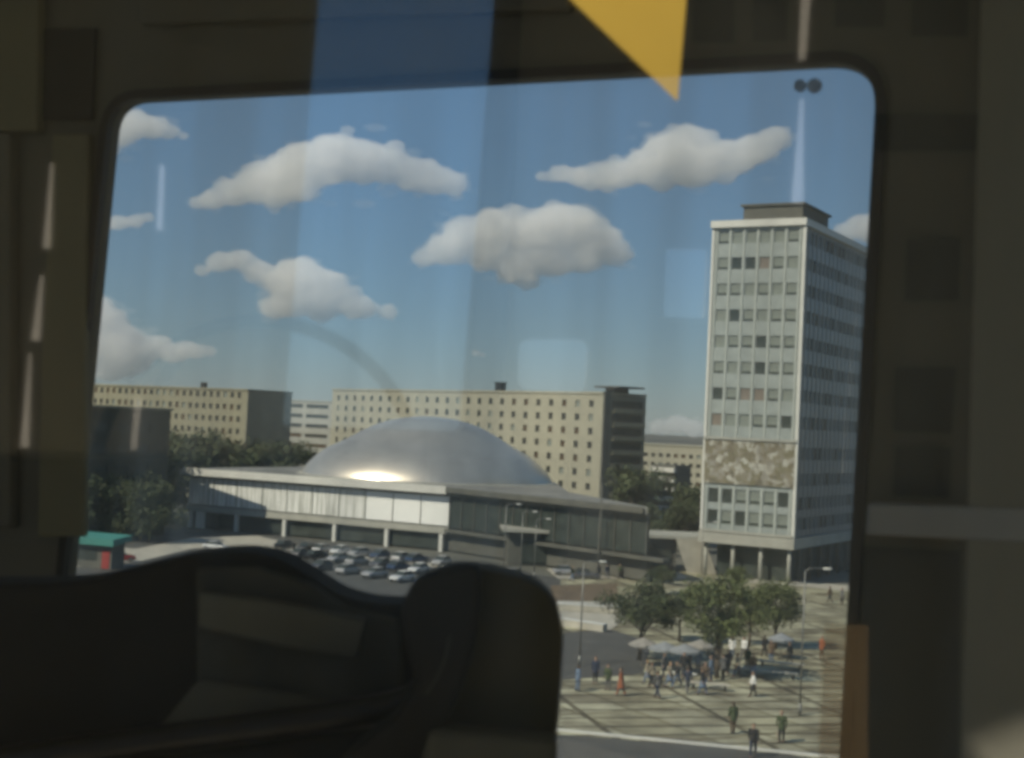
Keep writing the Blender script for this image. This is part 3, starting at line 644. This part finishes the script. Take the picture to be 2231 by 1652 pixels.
def person(p, vi, rz, top, bot, hair, label, sc=1.0, bag=False, group='people on the plaza'):
    v=variants[vi]; r_=link('person',v['body']); r_.location=(p.x,p.y,.075); r_.rotation_euler=(0,0,rz); r_.scale=(sc*1.2,)*3
    for nm,k,m_ in (('jacket','ja',CL[top]),('trousers','tr',CL[bot]),('hair','ha',M[hair]),('shoe','s1',M['black']),('shoe','s2',M['black'])):
        c=link(nm,v[k]); c.parent=r_; c.material_slots[0].link='OBJECT'; c.material_slots[0].material=m_
    tag(r_,label,'person',group)
    if bag:
        mb=MB(); mb.box(-.16,.16,-.07,.07,0,.36); mb.tube([(-.08,0,.36),(-.06,0,.50),(.06,0,.50),(.08,0,.36)],.012,6)
        o=mb.build('shopping_bag', CL[bag], None, loc=(p.x+.27*math.cos(rz),p.y+.27*math.sin(rz)+.02,.42)); o.rotation_euler=(0,0,rz+PI/2); tag(o,label.replace('person','bag held by the person') if False else f'{bag} bag carried in the hand of the person at the plaza edge','bag')
ORD2=['one','two','three','four','five','six','seven','eight','nine','ten','eleven','twelve','thirteen','fourteen','fifteen','sixteen','seventeen','eighteen','nineteen','twenty','twenty-one']
people=[(1640,1652,0,PI*.9,'black','navy','hair','person in black clothes walking nearest the kerb',1.1,False),
 (1596,1600,1,0.2,'green','brown','hair','person in a long dark green coat standing on the paving',1.12,False),
 (1702,1620,3,2.6,'green','black','hair_fair','person in a green coat carrying a bag on the right paving',1.1,'beige'),
 (1296,1492,1,2.9,'navy','black','hair','person in a long dark coat at the edge of the grey yard',1.12,False),
 (1324,1506,3,2.4,'green','grey','hair','person in green beside the one in the long dark coat',1.05,False),
 (1352,1518,2,1.2,'rust','rust','hair','person in rust red clothes on the paving',1.1,False),
 (1432,1524,0,0.7,'grey','navy','hair','person in grey walking below the parasols',1.08,False),
 (1594,1438,1,3.0,'white','blue','hair_fair','person in a white top left of the pair under the tree',1.1,False),
 (1620,1440,0,2.5,'white','grey','hair','person in a white shirt and grey trousers under the tree',1.1,False),
 (1575,1482,3,.4,'grey','black','hair','person in grey at the middle tree trunk',1.1,False),
 (1548,1486,1,1.4,'blue','navy','hair','person in blue left of the middle tree trunk',1.08,False),
 (1790,1438,1,2.2,'rust','brown','hair','person in a rust coat by the right window edge',1.12,False),
 (1475,1496,0,1.9,'black','blue','hair','person in black in front of the cafe tables',1.0,False),
 (1410,1492,2,.9,'beige','blue','hair_fair','person in a beige top at the left cafe table',1.0,False),
 (1520,1470,3,-.6,'blue','grey','hair','person in a blue coat behind the cafe tables',1.05,False),
 (1665,1432,2,.3,'black','black','hair','person in black behind the farther bench',1.0,False),
 (1808,1314,0,1.0,'brown','black','hair','distant person in brown at the right below the tower',1.05,False),
 (1834,1318,1,2.0,'grey','black','hair','distant person in grey at the right below the tower',1.05,False),
 (1304,1262,1,0,'black','black','hair','distant person in black on the pale walkway, first from the left',1.05,False),
 (1322,1263,0,1,'navy','grey','hair','distant person in navy on the pale walkway',1.05,False),
 (1350,1262,2,2,'green','black','hair','distant person in green on the pale walkway',1.05,False),
 (1462,1262,3,2.2,'brown','black','hair','distant person in brown near the slanted wall',1.05,False),
 (1640,1520,2,1.7,'white','black','hair','person in a white top and dark skirt on the paving right of the trunk',1.0,False)]
cols_=['black','navy','green','grey','blue','brown','beige','white']
ppl=random.Random(21); spots=[(1445,1478),(1458,1500),(1488,1476),(1502,1462),(1535,1500),(1555,1462),(1530,1515),(1585,1470),(1606,1478),(1628,1462),(1566,1440),(1420,1500),(1497,1512),(1640,1478),(1680,1446),(1720,1450),(1545,1436),(1246,1268),(1380,1264),(1420,1268),(1258,1508)]
for i,(x_,y_) in enumerate(sorted(spots)):
    ct=ppl.choice(cols_); cb=ppl.choice(['black','navy','grey','blue','brown'])
    people.append((x_,y_,i%4,ppl.uniform(0,6.2),ct,cb,'hair' if i%3 else 'hair_fair',f'person in {ct} top and {cb} legs, number {ORD2[i]} from the left of the standing crowd',1.05,False))
for a in people: person(G(a[0],a[1]),a[2],a[3],a[4],a[5],a[6],a[7],a[8],a[9])
# ------------------------------------------------------------------ clouds
def cloud_mat(dens=.02):
    m = bpy.data.materials.new('cloud'); m.use_nodes=True; n=m.node_tree; n.nodes.clear()
    out=n.nodes.new('ShaderNodeOutputMaterial'); v=n.nodes.new('ShaderNodeVolumeScatter'); v.inputs['Color'].default_value=(.99,.985,.975,1); v.inputs['Density'].default_value=dens; v.inputs['Anisotropy'].default_value=.1
    n.links.new(v.outputs[0],out.inputs['Volume']); m.cycles.homogeneous_volume=True
    return m
M['cloud']=cloud_mat(); M['wisp']=cloud_mat(.006); CD=3000.0
def cloud(label, puffs, seed, dens=None):
    rs=random.Random(seed); b=MB(); c0=at(puffs[0][0],puffs[0][1],CD); 
    ybase=max(p[1]+p[2]*.55 for p in puffs)
    for (x,y,r_) in puffs:
        c=at(x,y,CD+rs.uniform(-20,20))-c0; rr=r_*CD/F*1.24
        b.sph(c,rr*.92,2,(1.15,1,.85))
        for k in range(20):
            d=Vector((rs.gauss(0,1)*1.2,rs.gauss(0,1),rs.gauss(0,1)*.6+.2)).normalized(); b.sph(c+d*rr*.9*rs.uniform(.8,1.12),rr*rs.uniform(.12,.40),1,(1.3,1,.75))
    bmesh.ops.recalc_face_normals(b.bm, faces=b.bm.faces)
    me=bpy.data.meshes.new('cloud'); b.bm.to_mesh(me); b.bm.free(); o=link('cloud',me,M['cloud']); o.location=c0
    m_=o.modifiers.new('r','REMESH'); m_.mode='VOXEL'; m_.voxel_size=5.0; m_.use_smooth_shade=True
    s=o.modifiers.new('s','SMOOTH'); s.iterations=2
    b=MB()
    for (x,y,r_) in puffs:
        c=at(x,y,CD+rs.uniform(-20,20))-c0; rr=r_*CD/F*1.12
        b.sph(c,rr*1.1,2,(1.3,1,.85))
        for k in range(14):
            d=Vector((rs.gauss(0,1)*1.5,rs.gauss(0,1),rs.gauss(0,1)*.6)).normalized(); b.sph(c+d*rr*1.2*rs.uniform(.7,1.45),rr*rs.uniform(.10,.36),1,(1.8,1,.6))
    bmesh.ops.recalc_face_normals(b.bm, faces=b.bm.faces)
    me=bpy.data.meshes.new('wisps'); b.bm.to_mesh(me); b.bm.free(); w_=link('wisps',me,M['wisp'],o)
    m_=w_.modifiers.new('r','REMESH'); m_.mode='VOXEL'; m_.voxel_size=6.0; m_.use_smooth_shade=True
    tag(o,label,'cloud','cumulus clouds')
CLD=[('long white cloud arching across the upper left sky',[(430,442,16),(465,435,24),(510,420,32),(560,402,40),(615,385,48),(675,362,54),(735,345,56),(790,352,50),(845,360,44),(900,380,40),(945,392,36),(985,400,28),(600,430,26),(660,415,28)]),
 ('thick white cloud in the middle of the sky with a grey underside',[(925,562,22),(970,545,36),(1025,515,48),(1085,500,48),(1150,512,52),(1210,492,48),(1250,495,52),(1298,528,44),(1335,552,32),(1130,575,42),(1200,565,42),(1150,612,22),(1110,600,22),(1060,560,34),(1270,565,34)]),
 ('ragged white cloud at the upper right, left of the tower top',[(1180,385,12),(1225,378,20),(1255,384,22),(1285,388,28),(1205,384,15),(1315,386,30),(1345,380,34),(1405,365,40),(1460,340,50),(1500,318,48),(1510,365,48),(1560,340,38),(1605,348,34),(1645,325,36),(1690,302,28),(1440,395,26),(1580,385,20)]),
 ('uneven cloud in the left middle sky below the arching one',[(440,590,14),(480,572,24),(525,566,24),(565,600,22),(610,615,32),(655,605,44),(695,625,44),(740,650,36),(790,672,26),(845,680,18),(640,655,40),(600,670,28),(700,680,26),(640,615,44),(690,650,44),(560,590,26),(770,668,28)]),
 ('cloud cut off by the top left corner of the window',[(250,285,40),(290,272,34),(330,278,28),(368,287,18),(400,297,10)]),
 ('small flat cloud at the left window edge',[(225,488,20),(260,485,18),(295,482,16),(322,474,12)]),
 ('low cloud bank at the left window edge above the cream block',[(190,670,40),(215,690,30),(220,745,48),(265,765,36),(325,765,26),(380,772,22),(430,766,18),(455,766,14),(240,800,34),(290,790,30),(345,752,24),(405,762,22),(260,745,44),(230,700,36)]),
 ('white cloud just right of the tower roof',[(1845,508,22),(1880,492,28),(1925,500,44)]),
 ('tiny cloud puff above the long cream block',[(1036,770,9),(1052,774,7)]),
 ('low faint cloud between cream block and tower',[(1440,930,20),(1480,925,22),(1515,935,20)])]
for i,(lb,pf) in enumerate(CLD): cloud(lb,pf,20+i)
#@@CARRIAGE
# ------------------------------------------------------------------ the railway carriage the camera sits in
M['wall_in'] = mat('interior_panel',(.135,.132,.103),.6,var=.18,scale=1.2)
M['wall_lt'] = mat('interior_panel_light',(.23,.23,.19),.6,var=.12,scale=1.2)
M['wall_ol'] = mat('interior_panel_olive',(.20,.19,.115),.6,var=.15,scale=1.2)
M['liner'] = mat('ceiling_liner',(.62,.60,.52),.7,var=.05)
M['shelf'] = mat('shelf_grey',(.40,.43,.44),.5)
M['rubber'] = mat('rubber',(.012,.013,.013),.5)
M['rear'] = mat('rear_panel',(.74,.68,.54),.7,var=.1,scale=1)
M['seat_dark'] = mat('seat_fabric',(.024,.024,.023),.9,var=.3,scale=8)
M['seat_olive'] = mat('seat_fabric_olive',(.165,.163,.125),.9,var=.2,scale=6)
M['seat_brown'] = mat('seat_back_brown',(.080,.073,.045),.8,var=.25,scale=3)
M['seat_mid'] = mat('seat_veil_grey',(.085,.085,.07),.9,var=.35,scale=14)
M['trim'] = mat('seat_trim',(.008,.008,.009),.35)
WD = Vector((.934,-.358,0)); WN = Vector((-.358,-.934,0)); W0 = CAM + Vector((0,1.62,0))   # wall plane, seen from inside
def onwall(x, y, off=0.0):
    d = ray(x,y); p0 = W0 + WN*off; k = (p0-CAM).dot(WN)/d.dot(WN); return CAM + d*k
carr = empty('train_carriage',(0,1.0,20.75)); tag(carr,'dark railway carriage interior wall around a large window with rounded corners','train carriage')
bpy.context.view_layer.update()
def adopt(o): o.parent=carr; o.matrix_parent_inverse = carr.matrix_world.inverted(); return o
win_px = [(250,222),(1915,136),(1826,1760),(100,1760)]
hole = rounded([onwall(*p) for p in win_px],[.045,.055,.03,.03],10)
def wp(s,z): return W0 + WD*s + Vector((0,0,z-CAMZ))
outer = [wp(-2.6,23.7),wp(3.0,23.7),wp(3.0,20.7),wp(-2.6,20.7)]
adopt(holed('window_wall', outer, [hole], -WN*.016, M['wall_in']))
cen = sum(hole,Vector())/len(hole)
def grow(lp,d): 
    out=[]; n=len(lp)
    for i in range(n):
        tt=(lp[(i+1)%n]-lp[i-1]).normalized(); nn=tt.cross(WN).normalized()
        if nn.dot(lp[i]-cen)<0: nn=-nn
        out.append(lp[i]+nn*d)
    return out
ring = holed('window_seal', [p+WN*.012 for p in grow(hole,.012)], [[p+WN*.012 for p in grow(hole,-.0005)]], -WN*.010, M['rubber']); adopt(ring)
def gmat(name, refl, tint, rough=0.0):
    m=bpy.data.materials.new(name); m.use_nodes=True; n=m.node_tree; n.nodes.clear(); out=n.nodes.new('ShaderNodeOutputMaterial')
    t_=n.nodes.new('ShaderNodeBsdfTransparent'); t_.inputs[0].default_value=(*tint,1); g_=n.nodes.new('ShaderNodeBsdfGlossy'); g_.inputs['Roughness'].default_value=rough
    mx=n.nodes.new('ShaderNodeMixShader'); mx.inputs[0].default_value=refl; n.links.new(t_.outputs[0],mx.inputs[1]); n.links.new(g_.outputs[0],mx.inputs[2]); n.links.new(mx.outputs[0],out.inputs[0]); return m
def film(name,col,alpha,rough=.6):
    m=bpy.data.materials.new(name); m.use_nodes=True; n=m.node_tree; n.nodes.clear(); out=n.nodes.new('ShaderNodeOutputMaterial')
    t_=n.nodes.new('ShaderNodeBsdfTransparent'); d_=n.nodes.new('ShaderNodeBsdfDiffuse'); tl=n.nodes.new('ShaderNodeBsdfTranslucent')
    nz=n.nodes.new('ShaderNodeTexNoise'); nz.inputs['Scale'].default_value=9; tc=n.nodes.new('ShaderNodeTexCoord'); n.links.new(tc.outputs['Object'],nz.inputs['Vector'])
    cr=n.nodes.new('ShaderNodeValToRGB'); cr.color_ramp.elements[0].position=.3; cr.color_ramp.elements[1].position=.7; cr.color_ramp.elements[0].color=(*[c*.88 for c in col],1); cr.color_ramp.elements[1].color=(*col,1)
    n.links.new(nz.outputs['Fac'],cr.inputs[0]); n.links.new(cr.outputs[0],d_.inputs[0]); n.links.new(cr.outputs[0],tl.inputs[0])
    m1=n.nodes.new('ShaderNodeMixShader'); m1.inputs[0].default_value=.35; n.links.new(d_.outputs[0],m1.inputs[1]); n.links.new(tl.outputs[0],m1.inputs[2])
    m2=n.nodes.new('ShaderNodeMixShader'); m2.inputs[0].default_value=alpha; n.links.new(t_.outputs[0],m2.inputs[1]); n.links.new(m1.outputs[0],m2.inputs[2]); n.links.new(m2.outputs[0],out.inputs[0]); return m

def dirty(m, amount, sc, col, lo=.35, hi=.75, base=0.0):
    n=m.node_tree; out=n.nodes['Material Output']; src=out.inputs[0].links[0].from_socket
    tc=n.nodes.new('ShaderNodeTexCoord'); mp=n.nodes.new('ShaderNodeMapping'); mp.inputs['Scale'].default_value=sc; nz=n.nodes.new('ShaderNodeTexNoise'); nz.inputs['Scale'].default_value=1; nz.inputs['Detail'].default_value=5; nz.inputs['Distortion'].default_value=.4
    n.links.new(tc.outputs['Object'],mp.inputs[0]); n.links.new(mp.outputs[0],nz.inputs['Vector'])
    mr=n.nodes.new('ShaderNodeMapRange'); mr.inputs[1].default_value=lo; mr.inputs[2].default_value=hi; mr.inputs[3].default_value=base; mr.inputs[4].default_value=amount; n.links.new(nz.outputs['Fac'],mr.inputs[0])
    tl=n.nodes.new('ShaderNodeBsdfTranslucent'); tl.inputs[0].default_value=(*col,1); mx=n.nodes.new('ShaderNodeMixShader'); n.links.new(mr.outputs[0],mx.inputs[0]); n.links.new(src,mx.inputs[1]); n.links.new(tl.outputs[0],mx.inputs[2]); n.links.new(mx.outputs[0],out.inputs[0])
M['win_glass']=gmat('window_glass',.02,(.93,.95,.93)); dirty(M['win_glass'],.20,(14,14,1.3),(.80,.78,.70),.42,.80,.045)
M['screen_glass']=gmat('screen_glass',.10,(.985,.985,.98),.03); dirty(M['screen_glass'],.11,(11,11,.9),(.8,.8,.74),.42,.8,.015)
gl=MB(); gl.prism([p-WN*.022 for p in grow(hole,.01)],-WN*.005); adopt(gl.build('window_pane',M['win_glass']))
# two small round dark fittings stuck on the pane
for (x,r_) in ((1744,.0072),(1775,.0085)):
    c=MB(); p=onwall(x,188,-.021); c.cyl(p,p+WN*.006,r_,r_*.9,18); o=c.build('pane_fitting',film('frosted_fitting',(.25,.28,.30),.62)); adopt(o)
# side panels on the window wall
def panel(name, px, m, off=.004, th=.012, bevel=.004):
    mb=MB(); mb.prism([onwall(x,y,off+th) for x,y in px], -WN*th); o=mb.build(name,m,bevel=bevel); adopt(o); return o
panel('pillar_panel',[(2140,-200),(2600,-200),(2600,1900),(2085,1900)],M['wall_lt'],th=.03)
panel('side_shelf',[(1890,1096),(2400,1112),(2400,1190),(1885,1166)],M['shelf'],th=.034)
panel('corner_panel',[(-300,-200),(85,-200),(78,285),(-300,285)],M['wall_ol'],th=.02)
panel('recess_plate',[(86,60),(208,60),(200,262),(80,262)],M['rubber'],th=.006)
panel('pillar_strip',[(112,290),(190,290),(182,800),(180,1170),(80,1170),(92,700)],M['wall_ol'],th=.014)
panel('pillar_panel',[(-400,290),(20,290),(20,1150),(-400,1150)],M['wall_in'],th=.02)
panel('socket_plate',[(-100,1300),(46,1300),(46,1375),(-100,1375)],M['wall_ol'],th=.01)
panel('top_rail',[(300,-30),(1240,-60),(1240,20),(300,52)],M['wall_in'],th=.016)
# ceiling with a gap added for sun on the sticker, floor, back wall with real openings
def P3(x,y,z): return Vector((x,y,z))
PANE_Y = .95; REAR_Y=-1.6
def dec(x,y): d=ray(x,y); return CAM + d*((PANE_Y-CAM.y)/d.y)
tri=[dec(1228,-14),dec(1496,-14),dec(1476,222)]
CEIL=23.7
sh=[]
for p in (dec(1180,-90),dec(1540,-90),dec(1540,260),dec(1180,260)):
    k=(CEIL-p.z)/SUNV.z; sh.append(p+SUNV*k)
xs=[p.x for p in sh]; ys=[p.y for p in sh]
hx0,hx1,hy0,hy1=min(xs)-.02,max(xs)+.02,min(ys)-.02,max(ys)+.02
sun_gap=[P3(hx0,hy0,CEIL),P3(hx1,hy0,CEIL),P3(hx1,hy1,CEIL),P3(hx0,hy1,CEIL)]
adopt(holed('ceiling',[P3(-3.2,REAR_Y-.2,CEIL),P3(3.2,REAR_Y-.2,CEIL),P3(3.2,3.4,CEIL),P3(-3.2,3.4,CEIL)],[sun_gap],Vector((0,0,.03)),M['liner']))
fl=MB(); fl.box(-3.2,3.2,REAR_Y-.2,3.4,20.6,20.7); adopt(fl.build('floor',M['rear']))
e=MB(); e.box(-3.25,-3.2,REAR_Y-.2,3.4,20.7,CEIL); adopt(e.build('end_wall',M['liner'])); e=MB(); e.box(3.2,3.25,REAR_Y-.2,3.4,20.7,CEIL); adopt(e.build('end_wall',M['liner']))
def rear(x,y):                                # where the mirror image seen at (x, y) stands on the back wall
    d=ray(x,y); k=(PANE_Y+PANE_Y-REAR_Y)/d.y; return Vector((d.x*k, REAR_Y, CAMZ+d.z*k))
def rearpoly(pts,rr=0): 
    q=[rear(*p) for p in pts]; return rounded(q,[rr]*len(q),5) if rr else q
openings=[rearpoly([(712,-260),(1098,-260),(1000,940),(612,930)],.02),
          rearpoly([(1130,738),(1282,738),(1275,858),(1128,850)],.03),
          rearpoly([(1452,540),(1545,540),(1535,695),(1446,690)],.01),
          rearpoly([(2560,-600),(3250,-600),(3250,1900),(2560,1900)],.05),
          rearpoly([(-1450,-600),(-300,-600),(-340,1900),(-1450,1900)],.05)]
adopt(holed('back_wall',[P3(-3.2,REAR_Y,20.7),P3(3.2,REAR_Y,20.7),P3(3.2,REAR_Y,CEIL),P3(-3.2,REAR_Y,CEIL)],openings,Vector((0,-.03,0)),M['rear']))
M['rear_glass']=gmat('rear_glass',.03,(.85,.95,1.0))
mb=MB(); mb.prism([p+Vector((0,-.012,0)) for p in rearpoly([(700,-270),(1110,-270),(1012,950),(600,940)])],Vector((0,-.005,0))); adopt(mb.build('back_window_pane',M['rear_glass']))
M['added_dark']=mat('added_dark_panel',(.13,.13,.11),.8); M['rear_ol']=mat('rear_panel_olive',(.72,.66,.52),.8)
def rp(name,px,m,off): mb=MB(); mb.prism([p+Vector((0,off,0)) for p in rearpoly(px)],Vector((0,-.012,0))); adopt(mb.build(name,m))
rp('side_panel',[(-240,-240),(696,-240),(596,985),(-240,985)],M['rear_ol'],.016)  # unseen panel added to tone the veil mirrored at the left
rp('added_dark_panel',[(-240,1000),(1240,1000),(1215,1900),(-240,1900)],M['added_dark'],.018)  # unseen dark panel added to weaken the mirrored veil over the seats
for px in ([(1975,520),(2090,520),(2085,655),(1970,655)],[(1950,800),(2080,800),(2070,945),(1945,940)],[(1950,975),(2070,975),(2065,1085),(1945,1080)],[(1510,-40),(1600,-40),(1598,95),(1508,92)],[(1640,-40),(1715,-40),(1713,90),(1640,90)],[(1820,-60),(1930,-60),(1925,60),(1818,60)],[(1990,-60),(2110,-60),(2105,80),(1985,80)],[(1880,1190),(2090,1200),(2080,1900),(1850,1900)],[(1905,250),(2130,250),(2125,330),(1905,330)]):
    rp('added_mirror_plate',px,M['added_dark'],.016)  # unseen dark plates added so their mirror images give ghost rectangles
# upright post of the opposite window (its mirror image is the dark upright stripe)
pp=MB(); a=rear(1082,-60); b=rear(1142,-60); c_=rear(1090,940); d_=rear(1010,940)
pp.prism([a+Vector((0,.02,0)),b+Vector((0,.02,0)),c_+Vector((0,.02,0)),d_+Vector((0,.02,0))],Vector((0,.04,0))); adopt(pp.build('window_post',M['rubber']))
# bent dark tube added so its mirror image gives a faint arc
rr_=[]; 
for k in range(33):
    a=math.radians(170-k*4.6); rr_.append(rear(600+330*math.cos(a), 1040-325*math.sin(a))+Vector((0,.25,0)))
mb=MB(); mb.tube(rr_,.017,8); mb.tube([rear(375,885)+Vector((0,.25,0)),rear(440,785)+Vector((0,.25,0))],.016,8); o=mb.build('arc_tube',M['rubber']); tag(o,'bent dark tube added behind the camera, faintly mirrored in the glass','mirrored tube')
# hanging tubular lamps behind the camera, mirrored in the glass
def emis(name,c,s): 
    m=bpy.data.materials.new(name); m.use_nodes=True; n=m.node_tree; b=n.nodes['Principled BSDF']; b.inputs['Emission Color'].default_value=(*c,1); b.inputs['Emission Strength'].default_value=s; b.inputs['Base Color'].default_value=(.5,.5,.5,1); return m
M['tube']=emis('tube_lamp',(1.0,.86,.66),.8)
M['tube_w']=emis('tube_lamp_white',(.85,.9,1.0),1.0)
k_=(PANE_Y*2-REAR_Y-.25)/(PANE_Y*2-REAR_Y)
def rear2(x,y,off=.25): 
    d=ray(x,y); k=(PANE_Y+PANE_Y-REAR_Y-off)/d.y; return Vector((d.x*k, REAR_Y+off, CAMZ+d.z*k))
for i,(x0,y0,x1,y1,r1,r2,m_,lb) in enumerate([(112,355,100,540,.003,.009,'tube','slim warm tube lamp, uppermost of the slanting row at the far left'),(90,600,76,742,.004,.010,'tube','slim warm tube lamp, second down the slanting row at the far left'),(64,770,52,975,.003,.010,'tube','slim warm tube lamp, third down the slanting row at the far left'),
     (300,868,290,980,.008,.006,'tube','short tube lamp right of the slanting row'),(1758,-30,1748,128,.012,.009,'tube','warm tube lamp above the upper right window corner'),(1748,215,1738,440,.004,.015,'tube_w','tapering white tube lamp above the tower roof'),
     (352,360,346,500,.006,.007,'tube_w','faint white tube lamp in front of the small flat cloud')]):
    mb=MB(); a=rear2(x0,y0); b=rear2(x1,y1); mb.cyl(a,b,r1,r2,12); o=mb.build('tube_lamp',M[m_]); tag(o,lb,'lamp','tube lamps mirrored in the glass')
# glass draught screen in front of the camera with its sticker and reflection strip
scr=empty('glass_screen',(0,PANE_Y,20.75)); tag(scr,'clear glass draught screen between camera and window, mirroring the carriage','glass screen'); bpy.context.view_layer.update()
mb=MB(); mb.box(-1.3,1.3,PANE_Y,PANE_Y+.006,20.75,22.95); o=mb.build('glass_pane',M['screen_glass']); o.parent=scr; o.matrix_parent_inverse=scr.matrix_world.inverted()
M['yellow']=film('yellow_film',(.92,.68,.15),.52); M['orange']=film('orange_reflection_film',(.80,.55,.30),.30)
mb=MB(); mb.prism([p-Vector((0,.0015,0)) for p in tri],Vector((0,.0008,0))); o=mb.build('yellow_arrow_sticker',M['yellow']); tag(o,'bright yellow triangular sticker pointing down on the glass at the top','sticker')
mb=MB(); mb.prism([dec(1776,1800)-Vector((0,.0015,0)),dec(1890,1800)-Vector((0,.0015,0)),dec(1890,1362)-Vector((0,.0015,0)),dec(1796,1362)-Vector((0,.0015,0))],Vector((0,.0008,0))); o=mb.build('orange_reflection',M['orange']); tag(o,'faint orange reflection painted as a translucent strip on the glass at the lower right window edge','sticker')  # orange reflection painted as a tinted film on the glass
# ------------------------------------------------------------------ seats
def _t(o,p): o.parent=p; o.matrix_parent_inverse=p.matrix_world.inverted()
def slab(name, px, Y, th, m, parent, bevel=.012, rnd=None):
    pts=[at(x,y,Y) for x,y in px]
    if rnd: pts=rounded(pts,[rnd]*len(pts),5)
    mb=MB(); mb.prism(pts,Vector((0,th,0))); o=mb.build(name,m,bevel=bevel,smooth=False); o.parent=parent; o.matrix_parent_inverse=parent.matrix_world.inverted(); return o
def smoothline(pts,n=6):
    out=[]
    for i in range(len(pts)-1):
        p0=pts[max(i-1,0)]; p1=pts[i]; p2=pts[i+1]; p3=pts[min(i+2,len(pts)-1)]
        for k in range(n):
            t=k/n; out.append(tuple(.5*((2*p1[j])+(-p0[j]+p2[j])*t+(2*p0[j]-5*p1[j]+4*p2[j]-p3[j])*t*t+(-p0[j]+3*p1[j]-3*p2[j]+p3[j])*t**3) for j in (0,1)))
    out.append(pts[-1]); return out
s1=empty('passenger_seat',(-.3,1.2,20.75)); s2=empty('passenger_seat',(.05,1.1,20.75)); bpy.context.view_layer.update()
tag(s1,'wide dark seat back with a domed top at the lower left','seat','seat backs in front of the window'); tag(s2,'brown seat back with a dark padded headrest edge at the bottom centre','seat','seat backs in front of the window')
topl=smoothline([(-200,1275),(60,1272),(190,1263),(330,1228),(430,1208),(520,1202),(600,1216),(670,1254),(740,1296),(820,1316),(920,1318)],5)
slab('backrest', topl+[(960,1800),(-200,1800)],1.22,.07,M['seat_dark'],s1)
slab('backrest_veil',[(425,1240),(560,1236),(680,1275),(760,1330),(868,1350),(878,1500),(800,1548),(430,1612)],1.204,.015,M['seat_mid'],s1,bevel=.004)  # lighter slab imitates the murky veil of reflections over the seat
slab('lower_cushion',[(-200,1705),(300,1660),(700,1602),(900,1575),(930,1800),(-200,1800)],1.14,.05,M['seat_dark'],s1)
slab('seat_reflection',[(432,1290),(600,1312),(798,1352),(778,1436),(600,1408),(430,1368)],1.185,.018,M['seat_olive'],s1,bevel=.004)  # olive slabs paint the murky reflections lying over the backrest
slab('seat_reflection',[(430,1484),(600,1508),(778,1542),(700,1575),(500,1600),(300,1640),(430,1500)][:6],1.19,.013,M['seat_olive'],s1,bevel=.004)
rail=[at(x,y,1.13) for x,y in smoothline([(-60,1668),(200,1632),(420,1602),(640,1572),(820,1546),(910,1515),(960,1460),(990,1390),(1003,1320),(1010,1262)],5)]
mb=MB(); mb.tube(rail,.0125,12); o=mb.build('frame_tube',M['trim'],smooth=True); o.parent=s1; o.matrix_parent_inverse=s1.matrix_world.inverted()
mb=MB(); mb.tube([at(x,y,1.05) for x,y in smoothline([(928,1512),(950,1480),(968,1440),(980,1385)],4)],.0010,6); _t(mb.build('glint_line',M['dark_concrete'],smooth=True),s2)  # thin paler tube added to draw the glint by the headrest
topr=smoothline([(985,1243),(1040,1240),(1100,1251),(1160,1270),(1205,1308),(1226,1365),(1224,1460),(1214,1604)],5)
slab('backrest',[(900,1700)]+[(985,1300)]+topr+[(1214,1800),(880,1800)],1.10,.06,M['seat_brown'],s2)
edge=smoothline([(925,1256),(985,1236),(1042,1244),(1046,1330),(1030,1430),(1000,1520),(960,1600),(920,1680),(880,1800)],5)
slab('headrest_pad',edge+[(640,1800),(760,1640),(862,1560),(905,1490),(885,1410),(872,1330),(895,1272)],1.07,.045,M['seat_dark'],s2)
slab('seat_rim',[(935,1592),(1214,1612),(1214,1800),(880,1800)],1.06,.035,M['seat_olive'],s2,bevel=.006)
